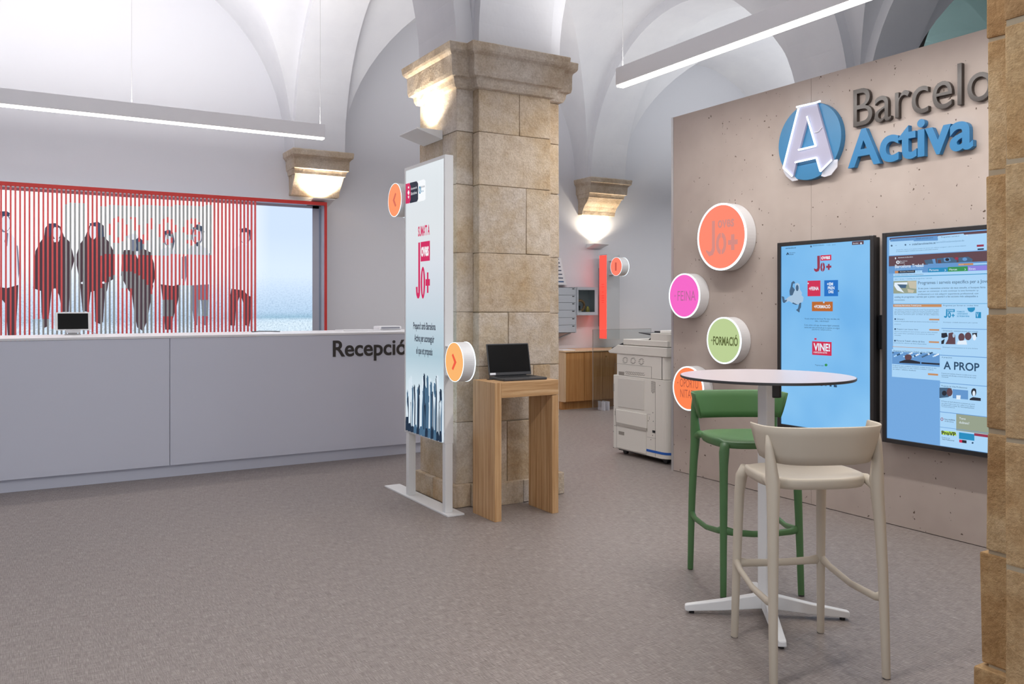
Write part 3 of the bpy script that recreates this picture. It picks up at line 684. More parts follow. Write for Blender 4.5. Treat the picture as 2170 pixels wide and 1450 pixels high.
# the letter A as outer legs and crossbars, leaving its counter open
wp = mat('pale_lilac_plate', (168, 166, 188), .45)
apex_l, apex_r = (350, 575), (515, 535)
P.poly(mb, [(350, 575), (435, 555), (438, 660), (350, 985), (322, 1105), (290, 1240), (205, 1160)], c=.018)
P.poly(mb, [(435, 555), (515, 535), (668, 1080), (560, 1195), (522, 1060), (515, 950), (438, 660)], c=.018)
P.poly(mb, [(350, 985), (515, 950), (522, 1060), (320, 1106)], c=.018)
obj('letter_plate', mb, wp, t)
mb = MB(); P2 = Plane('U', UP-.045, (1620, 100, 4.5208))
P2.poly(mb, [(195, 1160), (290, 1240), (325, 1275), (270, 1285), (215, 1240), (185, 1190)], c=.004)
obj('acrylic_tab', mb, mat('clear_acrylic', (232, 232, 240), .15, alpha=.6), t); mb = MB()
P2.poly(mb, [(560, 1195), (668, 1080), (705, 1075), (700, 1150), (640, 1225), (580, 1245), (545, 1235)], c=.004)
obj('acrylic_tab', mb, mat('clear_acrylic', (232, 232, 240), .15, alpha=.6), t)
def neon_tube(pts, r=.0065, c=.026):
    P3 = P; q = [P3.fr(*P3.p(x, y), c) for x, y in pts]; mb = MB()
    for a, b in zip(q, q[1:]): mb.tube([a, b], r, 8)
    obj('neon_tube', mb, neon, t, smooth=True)
neon_tube([(332, 578), (512, 538), (558, 522)]); neon_tube([(350, 590), (205, 1160), (288, 1238)])
neon_tube([(432, 668), (515, 950), (350, 988)]); neon_tube([(318, 1107), (522, 1062), (560, 1193), (668, 1085)])
obj('cable', MB().tube([P.fr(*P.p(495, 822), .022), P.fr(*P.p(535, 815), .024), P.fr(*P.p(570, 772), .022)], .0022, 6), white_met, t)

def round_sign(label, ca, cb, r, face, ink, lines, dep=.10, custom=None):
    t = thing('round_sign', label, 'round sign', (UP, ca, cb-r)); fr = FU(UP-.002)
    obj('drum', disc(MB(), fr, ca, cb, r, 0, dep), mat('drum_white', (226, 224, 224), .4), t, bevel=.003)
    obj('light_rim', disc(MB(), FU(UP-.002-dep), ca, cb, r, -.001, .006, ri=r*.94), rim, t)
    obj('face', disc(MB(), FU(UP-.002-dep), ca, cb, r*.94, 0, .004), face, t)
    f2 = FU(UP-.002-dep); mb = MB()
    for s, x0, y0, x1, y1, bd in lines: text(mb, s, f2, ca-x0*r, cb+y0*r, ca-x1*r, cb+y1*r, c=.005, bold=bd)
    if custom: custom(mb, f2, ca, cb, r)
    obj('lettering', mb, ink, t)
def joves(mb, f, ca, cb, r, c=.0045):
    X = lambda x: ca-x*r
    mb.prism([(X(-.38), cb+.50*r), (X(-.26), cb+.50*r), (X(-.26), cb-.38*r), (X(-.34), cb-.52*r), (X(-.50), cb-.56*r), (X(-.64), cb-.40*r), (X(-.62), cb-.36*r), (X(-.5), cb-.42*r), (X(-.42), cb-.40*r), (X(-.38), cb-.30*r)], f, 0, c)
    for s_ in (-1, 1):
        pts = [(X(0+s_*.02+.19*math.cos(a)*s_), cb-.2*r+.32*r*math.sin(a)) for a in [(-PI/2+PI*k/10) for k in range(11)]]
        ins = [(X(0+s_*.02+.08*math.cos(a)*s_), cb-.2*r+.18*r*math.sin(a)) for a in [(PI/2-PI*k/10) for k in range(11)]]
        mb.prism(pts+ins, f, 0, c)
    mb.prism([(X(.28), cb-.12*r), (X(.66), cb-.12*r), (X(.66), cb-.26*r), (X(.28), cb-.26*r)], f, 0, c)
    mb.prism([(X(.40), cb+.04*r), (X(.53), cb+.04*r), (X(.53), cb-.42*r), (X(.40), cb-.42*r)], f, 0, c+.0004)
round_sign('largest round sign, orange lit disc reading Joves Jo+', 4.765, 1.934, .261, glow('coral_face', (255, 138, 112)), glow('dusky_ink', (212, 140, 132)), [('oves', -.14, .26, .52, .50, .03)], custom=joves)
round_sign('pink lit round sign reading FEINA left of the green one', 5.183, 1.481, .183, glow('pink_face', (246, 104, 200)), glow('mauve_ink', (184, 104, 152)), [('FEINA', -.42, -.22, .74, .22, 0), ('+', -.64, -.06, -.52, .06, 0)])
round_sign('green lit round sign reading FORMACIÓ', 4.739, 1.131, .181, glow('sage_face', (188, 208, 150)), glow('olive_ink', (96, 106, 62)), [('FORMACIÓ', -.62, -.22, .82, .26, .03), ('+', -.76, -.08, -.64, .05, 0)])
round_sign('orange lit round sign reading OPORTUNITATS behind the high table', 5.137, .727, .18, glow('orange_face_low', (255, 132, 80)), glow('rust_ink', (176, 88, 64)), [('OPORTU', -.52, .04, .66, .42, 0), ('NITATS', -.50, -.44, .52, -.06, 0), ('+', -.72, .16, -.62, .26, 0)])

# ------------------------------------------------------------------ screens
def screen(label, y0, y1, z0, z1, x=4.76):
    t = thing('wall_screen', label, 'screen', (x+.04, (y0+y1)/2, z0))
    obj('casing', B(x+.0205, UP-.004, y0+.01, y1-.01, z0+.01, z1-.01), black, t)
    mb = MB(); e = .028
    for a in ((y0, y0+e, z0, z1), (y1-e, y1, z0, z1), (y0+e, y1-e, z0, z0+e), (y0+e, y1-e, z1-e, z1)): mb.box(x, x+.03, *a)
    obj('bezel', mb, bezel_m, t, bevel=.003)
    return t
t = screen('tall lit screen on the pitted wall showing Joves tiles on pale blue', 3.445, 4.235, .523, 1.853)
s1 = mat('screen_blue_a', (10, 12, 16), .5, spec=.15, emit=(126, 190, 238), es=1.02)
nz = tex_noise(s1, 1.6, 2, coords(s1)); L(s1, ramp(s1, nz.outputs[0], [(.3, (112, 178, 232)), (.7, (142, 200, 242))]), bsdf(s1).inputs['Emission Color'])
obj('display', B(4.772, 4.78, 3.473, 4.207, .551, 1.825), s1, t)
P = Plane('U', 4.772, (1630, 480, 3.2955))
G = {k: glow('px_'+k, c, 1.0) for k, c in dict(red=(206, 48, 84), wine=(150, 54, 78), blue=(34, 112, 196), brown=(184, 104, 48), ink=(44, 74, 104), dim=(86, 130, 170), pale=(206, 226, 244), white=(226, 238, 250), skin=(168, 196, 222), steel=(70, 100, 130), maroon=(96, 70, 78), green=(56, 146, 84), teal=(40, 140, 190), violet=(140, 130, 220), page=(170, 212, 246), tan=(196, 140, 96), slate=(100, 150, 205), olive=(150, 160, 140), lime=(176, 214, 70), dark=(40, 44, 56), rust=(120, 60, 54), cream=(196, 190, 170)).items()}
keys = list(G); gm = [G[k] for k in keys]; K = {k: i for i, k in enumerate(keys)}
LAYER = {}
def graphic(name, parent, P, items):
    mb = MB(); used = []; d = LAYER.get(parent.name, .0010)
    for it in items:
        k = it[0]; col = it[1]
        if col not in used: used.append(col)
        mi = used.index(col)
        if k == 'r': P.rect(mb, *it[2:], c=d, mi=mi)
        elif k == 'p': P.poly(mb, it[2], c=d, mi=mi)
        elif k == 'e': P.ell(mb, *it[2:], c=d, mi=mi)
        elif k == 't': ptext(mb, P, it[2], *it[3:7], c=d, bold=it[7] if len(it) > 7 else 0, mi=mi)
        d += .00012
    LAYER[parent.name] = d
    return obj(name, mb, [G[c] for c in used], parent)
graphic('title_print', t, P, [
    ('p', 'wine', [(336, 206), (354, 204), (354, 290), (346, 312), (328, 318), (315, 308), (314, 292), (330, 300), (337, 290)]),
    ('r', 'red', 359, 202, 434, 240), ('t', 'white', 'oves', 364, 210, 426, 232, .03),
    ('p', 'wine', [(370, 252), (362, 262), (358, 285), (362, 308), (372, 316), (372, 300), (368, 285), (372, 266)]), ('p', 'wine', [(376, 252), (386, 260), (390, 285), (386, 306), (376, 316), (376, 300), (379, 285), (376, 266)]),
    ('r', 'wine', 399, 275, 434, 290), ('r', 'wine', 411, 262, 422, 304)])
graphic('top_bar_print', t, P, [('t', 'ink', 'www.barcelona.cat', 115, 148, 188, 158, .02), ('t', 'ink', 'Ajuntament de Barcelona', 305, 130, 385, 142), ('t', 'dim', '+ info   Joves', 402, 126, 465, 138), ('e', 'steel', 293, 140, 5, 7),
    ('r', 'maroon', 580, 106, 660, 130), ('t', 'white', 'Barcelona', 588, 114, 624, 124), ('p', 'white', [(643, 110), (650, 118), (643, 126), (636, 118)]),
    ('p', 'ink', [(120, 200), (128, 182), (132, 182), (141, 198), (134, 198), (131, 190), (126, 200)]), ('t', 'ink', 'Barcelona', 144, 181, 184, 189), ('t', 'ink', 'Activa', 144, 192, 172, 200, .02)])
graphic('tile', t, P, [('r', 'red', 270, 380, 358, 488), ('r', 'white', 271, 394, 278, 403), ('t', 'white', '+FEINA', 280, 422, 349, 447, .03)])
graphic('tile', t, P, [('r', 'blue', 387, 377, 481, 488), ('t', 'white', '+EM', 406, 392, 448, 414, .03), ('t', 'white', 'PREN', 412, 419, 458, 441, .03), ('t', 'white', 'DRE', 417, 447, 452, 467, .03), ('r', 'steel', 481, 446, 488, 456)])
graphic('tile', t, P, [('r', 'brown', 301, 526, 444, 592), ('r', 'page', 379, 525, 389, 536), ('t', 'white', '+FORMACIÓ', 316, 543, 430, 572, .03)])
graphic('tile', t, P, [('r', 'red', 303, 802, 436, 896), ('t', 'white', 'VINE!', 313, 814, 428, 868, .03), ('t', 'white', 'A BARCELONA ACTIVA', 312, 872, 408, 884, .01), ('r', 'red', 319, 780, 331, 792)])
graphic('body_text', t, P, [('t', 'ink', 'Ho pots, sempre vas més de pas. Més vistes, més idees, més', 252, 638, 494, 652), ('t', 'ink', 'vides... i més formació!', 322, 654, 420, 666),
    ('t', 'ink', 'Si ens, anima i vols saps, de manera digital i presencial,', 249, 682, 494, 697), ('t', 'ink', 'també amb unes sol·licituds per la mateixa, on vulguis', 249, 699, 496, 713), ('t', 'ink', 'pots fer-ho i sempre amb tu...', 303, 714, 442, 727),
    ('t', 'ink', "T'esperem aquí!", 323, 962, 385, 975), ('e', 'green', 399, 968, 8, 9),
    ('e', 'ink', 335, 1103, 7, 6), ('r', 'ink', 361, 1104, 372, 1113), ('t', 'ink', 'in', 393, 1101, 405, 1115, .03), ('r', 'ink', 426, 1106, 436, 1118), ('r', 'ink', 455, 1107, 473, 1122)])
graphic('jumping_figure', t, P, [
    ('p', 'steel', [(172, 382), (182, 392), (176, 400), (168, 396), (163, 420), (178, 440), (180, 470), (165, 486), (148, 480), (146, 450), (155, 420), (160, 392)]),
    ('p', 'skin', [(186, 400), (200, 395), (212, 405), (214, 440), (230, 465), (224, 485), (180, 490), (168, 480), (178, 455), (186, 440)]),
    ('e', 'steel', 200, 430, 10, 22), ('p', 'skin', [(165, 480), (225, 478), (240, 495), (236, 525), (205, 545), (165, 535), (140, 520), (118, 530), (112, 516), (140, 492)]),
    ('p', 'steel', [(92, 488), (104, 492), (108, 516), (130, 512), (125, 524), (106, 535), (99, 528)]), ('p', 'steel', [(214, 538), (224, 532), (222, 565), (214, 580), (212, 600), (192, 584), (205, 574)]), ('p', 'steel', [(170, 530), (200, 545), (190, 548), (165, 538)])])
mb = MB().box(4.80, UP-.004, 3.385, 3.44, 1.12, 1.34)
obj('wall_bracket', mb, black, t, bevel=.004)

t = screen('lit screen with a web page, half hidden behind the brown pier', 2.58, 3.385, .535, 1.862)
s2 = glow('screen_blue_b', (116, 168, 222), 1.0); obj('display', B(4.772, 4.78, 2.608, 3.357, .563, 1.834), s2, t)
P = Plane('U', 4.772, (1870, 480, 6.0435))
E_ = 1405
graphic('browser_bar', t, P, [('r', 'maroon', 95, 148, E_, 200), ('r', 'page', 88, 178, E_, 372), ('p', 'slate', [(108, 162), (395, 140), (408, 150), (408, 178), (100, 196)]), ('p', 'slate', [(402, 140), (705, 118), (715, 180), (402, 190)]), ('p', 'page', [(712, 122), (1040, 92), (1050, 110), (1050, 160), (712, 180)]),
    ('t', 'dim', 'Barcelona Activa Jove', 138, 172, 345, 192), ('t', 'ink', 'Detall activitat: jorn', 434, 150, 650, 170), ('t', 'ink', 'Programes i serveis e', 755, 130, 985, 152), ('t', 'white', '+', 1075, 102, 1096, 124),
    ('t', 'ink', 'treball.barcelonactiva.cat', 382, 216, 684, 242, .01), ('t', 'dim', '/porta22/cat/joves/joves.do', 690, 194, 1050, 220), ('e', 'steel', 120, 247, 11, 12), ('r', 'steel', 168, 243, 186, 246), ('e', 'steel', 297, 236, 10, 11), ('e', 'ink', 354, 233, 5, 6),
    ('t', 'dim', 'Aquest lloc web fa servir galetes pròpies de tercers per millorar navegació i oferir-te serveis adaptats', 180, 296, 1075, 312), ('t', 'ink', 'Si continues la navegació, considerem que acceptes la nostra política de galetes', 180, 318, 716, 332),
    ('r', 'wine', 1212, 236, 1300, 262), ('r', 'ink', 1222, 283, 1300, 304)])
graphic('banner_picture', t, P, [('r', 'maroon', 86, 382, E_, 512), ('p', 'steel', [(540, 432), (650, 420), (700, 470), (680, 485), (560, 486)]), ('p', 'slate', [(640, 420), (680, 415), (690, 480), (660, 485)]), ('p', 'steel', [(700, 410), (900, 395), (960, 440), (940, 475), (700, 485)]), ('p', 'maroon', [(715, 430), (750, 425), (760, 470), (715, 475)]), ('p', 'slate', [(790, 405), (860, 400), (880, 440), (830, 455), (795, 450)]), ('p', 'steel', [(980, 400), (1100, 388), (1160, 420), (1150, 465), (980, 470)]), ('e', 'dark', 835, 425, 26, 20), ('e', 'wine', 955, 412, 22, 18), ('e', 'slate', 1060, 420, 30, 22)])
graphic('banner_text', t, P, [('t', 'white', 'Ajuntament de Barcelona', 205, 394, 396, 410, .01), ('p', 'white', [(172, 394), (180, 408), (172, 424), (164, 408)]),
    ('e', 'white', 203, 460, 22, 22), ('p', 'maroon', [(192, 478), (200, 446), (208, 446), (218, 472), (210, 472), (206, 462), (200, 464), (198, 478)]), ('t', 'white', 'Barcelona', 230, 440, 325, 452), ('t', 'white', 'Activa', 230, 462, 292, 474, .02)])
graphic('navigation_bar', t, P, [('r', 'slate', 86, 514, 590, 604), ('r', 'slate', 590, 480, E_, 552), ('t', 'white', 'Barcelona Treball', 168, 492, 533, 534, .01), ('t', 'page', 'El teu web de formació per a la feina', 168, 542, 528, 556),
    ('r', 'teal', 592, 536, 845, 590), ('r', 'green', 845, 522, 1100, 580), ('r', 'violet', 1100, 508, E_, 568), ('t', 'white', 'Persona', 610, 546, 726, 574), ('t', 'white', 'Mercat', 864, 540, 964, 566), ('t', 'white', 'Eines', 1116, 530, 1200, 558), ('t', 'white', '>', 804, 546, 822, 576), ('t', 'white', '>', 1060, 536, 1076, 566),
    ('r', 'tan', 980, 478, 1170, 502), ('t', 'white', 'Cerca', 988, 486, 1048, 496), ('r', 'page', 1172, 474, E_, 492), ('r', 'dark', 168, 570, 428, 602), ('r', 'tan', 168, 570, 212, 602), ('t', 'white', 'Activitats | Formació', 230, 576, 412, 592), ('r', 'page', 428, 566, 516, 600), ('t', 'teal', 'Joves', 450, 573, 490, 587)])
graphic('page_background', t, P, [('r', 'page', 150, 606, E_, 1000), ('r', 'teal', 150, 642, E_, 650), ('t', 'ink', 'Cercador d’activitats | Viver d’emprenedors', 165, 617, 535, 634), ('t', 'dim', 'Inici > Joves > Catàleg de programes i serveis', 168, 668, 645, 688), ('r', 'teal', 150, 990, E_, 995)])
graphic('hands_picture', t, P, [('r', 'olive', 151, 702, 446, 860), ('p', 'white', [(165, 720), (330, 715), (330, 745), (200, 740), (290, 850), (200, 820), (160, 760)]), ('p', 'cream', [(330, 700), (446, 702), (446, 800), (360, 790)]), ('p', 'steel', [(200, 745), (320, 745), (310, 790), (250, 790)]), ('p', 'cream', [(330, 800), (420, 820), (400, 852), (340, 845)])])
graphic('article_text', t, P, [('t', 'ink', 'Programes i serveis específics per a Joves', 468, 702, 1390, 756), ('t', 'ink', 'Si ets jove i necessites orientar els teus estudis, si busques feina', 470, 784, 1330, 812), ('t', 'ink', 'saps per on començar, si vols continuar la teva formació i p', 470, 822, 1240, 846), ('t', 'ink', 'professional o si vols adquirir experiència professional, con', 468, 858, 1240, 884), ('t', 'ink', 'catàleg de programes i serveis per a joves i apunta’t a les accions més adequades a', 165, 892, 1235, 922), ('t', 'ink', 'necessitats.', 165, 934, 302, 950)])
graphic('side_list', t, P, [('r', 'page', 148, 1002, 762, 1570), ('r', 'tan', 150, 998, 764, 1032), ('t', 'white', 'Activitats Barcelona Treball Joves', 164, 1004, 512, 1026, .01)]+
    [('t', 'ink', s_, 168, y, 735, y+15) for s_, y in (('Vols conèixer les activitats d’orientació per a joves? Tens de què buscar feina?', 1060), ('que t’oferim per orientar-te i trobar-hi el teu lloc? Consulta el calendari', 1080), ('Barcelona Treball, podràs trobar el teu perfil professional i planificar', 1100), ('les teves accions per arribar al teu objectiu', 1119))]+
    [('e', 'ink', 176, 1187, 10, 11), ('t', 'ink', 'Orienta´t', 200, 1177, 296, 1197), ('t', 'ink', 'Coneix-te més per poder decidir què vols fer en el teu futur professional', 168, 1208, 720, 1224), ('t', 'ink', 'professional', 168, 1246, 250, 1258), ('r', 'tan', 616, 1182, 740, 1200), ('e', 'ink', 176, 1315, 10, 11), ('t', 'ink', 'Prepara´t per buscar feina', 200, 1306, 470, 1328), ('r', 'tan', 614, 1314, 740, 1333), ('t', 'ink', 'Apunta’t a les activitats de recerca de feina i aprèn les millors tècniques', 168, 1338, 720, 1352), ('t', 'ink', 'per trobar feina i participa en processos de selecció', 168, 1362, 680, 1376), ('t', 'ink', 'i entrevistes', 168, 1386, 250, 1398)])
P = Plane('U', 4.772, (1850, 460, 4.8344))
graphic('side_list', t, P, [('e', 'ink', 236, 1267, 8, 9), ('t', 'ink', 'Mercat de Treball i ofertes de feina', 252, 1258, 540, 1275), ('r', 'tan', 585, 1272, 686, 1288), ('t', 'ink', 'Consulta les ofertes de feina disponibles', 226, 1284, 560, 1296), ('r', 'tan', 212, 1326, 704, 1330), ('r', 'tan', 588, 1044, 690, 1058)])
graphic('side_column', t, P, [('r', 'page', 716, 890, 1350, 1560), ('r', 'teal', 714, 886, 1350, 890), ('t', 'ink', 'Programes per formar-te i trobar feina', 732, 900, 1092, 918),
    ('p', 'teal', [(762, 945), (775, 943), (775, 1012), (768, 1030), (752, 1034), (740, 1024), (741, 1014), (760, 1016)]), ('r', 'teal', 780, 944, 850, 974), ('t', 'page', 'oves', 786, 950, 838, 968, .02), ('e', 'teal', 796, 1004, 16, 29), ('e', 'page', 796, 1004, 6, 15), ('r', 'teal', 818, 1003, 849, 1013), ('r', 'teal', 829, 992, 838, 1026),
    ('t', 'teal', 'FORMACIÓ', 874, 960, 952, 977, .02), ('t', 'teal', '+OPORTUNITATS', 874, 984, 984, 1000, .02), ('t', 'teal', 'DE TROBAR FEINA', 874, 1008, 1002, 1024, .02), ('p', 'teal', [(980, 930), (1058, 926), (1056, 950), (1040, 970), (1018, 976), (996, 968), (984, 950)]), ('r', 'teal', 1066, 974, 1120, 1036), ('t', 'page', 'V', 1072, 982, 1096, 1030, .02),
    ('t', 'ink', 'Formació i treball remunerat per a joves', 736, 1074, 1085, 1086), ('r', 'slate', 716, 1138, 1350, 1144), ('t', 'ink', 'Orientació i assessorament per a joves', 732, 1158, 1090, 1175), ('t', 'ink', 'Orientació i acompanyament en la cerca de feina', 728, 1328, 1088, 1340), ('r', 'slate', 716, 1412, 1350, 1416)])
graphic('meeting_picture', t, P, [('r', 'page', 716, 1184, 1350, 1308), ('p', 'dark', [(716, 1190), (770, 1186), (782, 1225), (740, 1240), (716, 1235)]), ('p', 'maroon', [(790, 1190), (830, 1182), (858, 1210), (860, 1304), (758, 1302), (785, 1250)]), ('e', 'skin', 842, 1214, 12, 22), ('e', 'maroon', 922, 1232, 32, 42), ('p', 'white', [(885, 1270), (970, 1262), (980, 1308), (875, 1306)]), ('e', 'maroon', 990, 1222, 34, 40), ('p', 'dark', [(1030, 1190), (1080, 1186), (1082, 1230), (1040, 1220)]), ('e', 'white', 1055, 1232, 18, 32), ('p', 'dark', [(716, 1270), (750, 1250), (740, 1300), (716, 1302)])])
P = Plane('U', 4.772, (1850, 740, 4.8344))
graphic('class_picture', t, P, [('r', 'page', 210, 0, 703, 282), ('t', 'ink', "Programes de Formació i Treball - Cases d'Oficis", 228, 8, 622, 28), ('r', 'slate', 212, 24, 700, 150)]+[('e', random.choice(['steel', 'page', 'ink', 'white']), 222+i*16.0, 36+((i*37) % 44), 9, 8) for i in range(30)]+
    [('e', 'maroon', 380, 84, 34, 32), ('p', 'dark', [(290, 128), (350, 108), (410, 110), (500, 130), (500, 150), (290, 140)]), ('r', 'dark', 516, 134, 700, 150), ('t', 'ink', 'Programes que combinen formació i treball durant un any', 224, 160, 670, 174), ('t', 'ink', 'perquè adquireixis un ofici mentre treballes i cobres', 224, 178, 640, 191), ('t', 'ink', 'un salari i obtens titulació', 224, 196, 460, 208), ('r', 'tan', 584, 246, 684, 264)])
graphic('side_column', t, P, [('r', 'page', 708, 64, 1350, 985), ('r', 'slate', 706, 58, 1350, 64), ('t', 'ink', 'A prop Jove', 726, 74, 830, 92), ('t', 'ink', 'A PROP', 745, 122, 1112, 205, .02), ('t', 'ink', 'Projectes personalitzats d’inserció sociolaboral per a joves', 724, 240, 1080, 254), ('t', 'ink', 'de barcelona amb dificultats, en diversos districtes de la ciutat', 724, 259, 1078, 273), ('t', 'ink', 'i formació.', 724, 276, 796, 288), ('r', 'slate', 706, 338, 1350, 344), ('t', 'ink', 'Projecte de Vida Professional', 724, 366, 986, 386),
    ('t', 'ink', 'El Projecte de Vida Professional és un programa per a joves', 724, 524, 1066, 540), ('t', 'ink', 'que volen trobar el seu camí i definir el seu objectiu', 724, 545, 1064, 560), ('t', 'ink', 'professional a través de l’acompanyament', 724, 562, 1060, 578), ('t', 'ink', 'i formació professional', 724, 580, 860, 592), ('r', 'slate', 704, 636, 1350, 642),
    ('r', 'olive', 876, 662, 1350, 830), ('t', 'white', 'Tens', 906, 694, 972, 716), ('t', 'white', 'dubtes?', 906, 734, 1010, 758), ('e', 'page', 730, 716, 20, 22), ('e', 'wine', 730, 716, 14, 17), ('e', 'page', 730, 716, 8, 12), ('t', 'dark', 'Punts InfoFEINA', 756, 708, 866, 722, .01), ('t', 'dark', 'de Barcelona', 758, 728, 850, 740), ('r', 'slate', 704, 792, 1350, 796),
    ('p', 'lime', [(722, 834), (868, 846), (878, 884), (728, 872)]), ('t', 'dark', 'ProVP', 728, 832, 872, 872, .03), ('t', 'dark', 'Projecte de', 730, 896, 812, 908, .01), ('t', 'dark', 'Vida Professional', 730, 912, 856, 924, .01), ('r', 'teal', 906, 850, 1060, 915), ('r', 'red', 908, 924, 945, 952), ('r', 'dark', 938, 928, 980, 956), ('r', 'wine', 1062, 858, 1350, 884), ('e', 'ink', 1044, 958, 8, 9)])
graphic('interview_picture', t, P, [('r', 'page', 706, 388, 1350, 510), ('p', 'steel', [(706, 392), (790, 394), (830, 400), (836, 440), (800, 490), (706, 500)]), ('e', 'dark', 756, 450, 24, 26), ('e', 'maroon', 810, 440, 30, 42), ('r', 'slate', 842, 408, 1000, 500), ('p', 'white', [(880, 470), (925, 472), (920, 515), (880, 512)]), ('e', 'dark', 1058, 440, 26, 40), ('e', 'white', 1060, 452, 14, 28), ('p', 'dark', [(1020, 505), (1050, 490), (1130, 500), (1130, 530), (1015, 520)])])

# ------------------------------------------------------------------ high table
t = thing('high_table', 'round white high table on a white four-armed foot', 'table', (2.93, 2.67, 0))
cx, cy = 2.93, 2.67
tm = mat('laminate_top', (206, 198, 203), .3, spec=.5)
circ = lambda r, z, n=96: [(cx+r*math.cos(2*PI*k/n), cy+r*math.sin(2*PI*k/n), z) for k in range(n)]
obj('tabletop', MB().loft([circ(.373, 1.0745), circ(.3775, 1.077), circ(.3775, 1.0855)]), tm, t)
obj('edge', MB().loft([circ(.366, 1.0728), circ(.377, 1.0735), circ(.380, 1.076), circ(.380, 1.0843), circ(.3778, 1.0848), circ(.3778, 1.076), circ(.372, 1.0746)], caps=False), darkgrey, t)
mb = MB().box(cx-.12, cx+.12, cy-.03, cy+.03, 1.060, 1.0755); mb.box(cx-.03, cx+.03, cy-.12, cy+.12, 1.060, 1.0755)
obj('top_bracket', mb, white_met, t, bevel=.003)
r45 = math.atan2(-.277, .217)
def rot(x, y, a=math.atan2(.217, -.277)): return (cx+x*math.cos(a)-y*math.sin(a), cy+x*math.sin(a)+y*math.cos(a))
pole = []
for z in (.075, 1.062):
    q = []
    for x, y in rrect(-.0275, .0275, -.0275, .0275, .006, 3): q.append((cx+x, cy+y, z))
    pole.append(q)
obj('pole', MB().loft(pole), white_met, t)
obj('tilt_housing', MB().loft([[rot(x, y, math.atan2(-.5128, .8585))+(z,) for x, y in rrect(.012, .066, -.02, .045, .012, 4)] for z in (.985, 1.06)]), black, t, bevel=.006)
for k in range(4):
    a = math.atan2(.217, -.277)+PI/2*k; ln = .385 if k in (1,) else .36; d = Vector((math.cos(a), math.sin(a), 0)); n_ = Vector((-d.y, d.x, 0)); rings = []
    for s_, hw, zb_, zt_ in ((.0, .024, .04, .105), (.035, .024, .038, .10), (ln*.55, .022, .022, .066), (ln-.01, .019, .012, .040), (ln, .016, .014, .036)):
        c = Vector((cx, cy, 0))+d*s_
        rings.append([c+n_*hw+Vector((0, 0, zb_)), c-n_*hw+Vector((0, 0, zb_)), c-n_*hw*.86+Vector((0, 0, zt_)), c+n_*hw*.86+Vector((0, 0, zt_))])
    leg = obj('leg', MB().loft(rings), white_met, t, bevel=.004)
    p = Vector((cx, cy, 0))+d*(ln-.03); obj('foot_pad', MB().tube([p, p+Vector((0, 0, .0135))], .012, 14), black, leg)

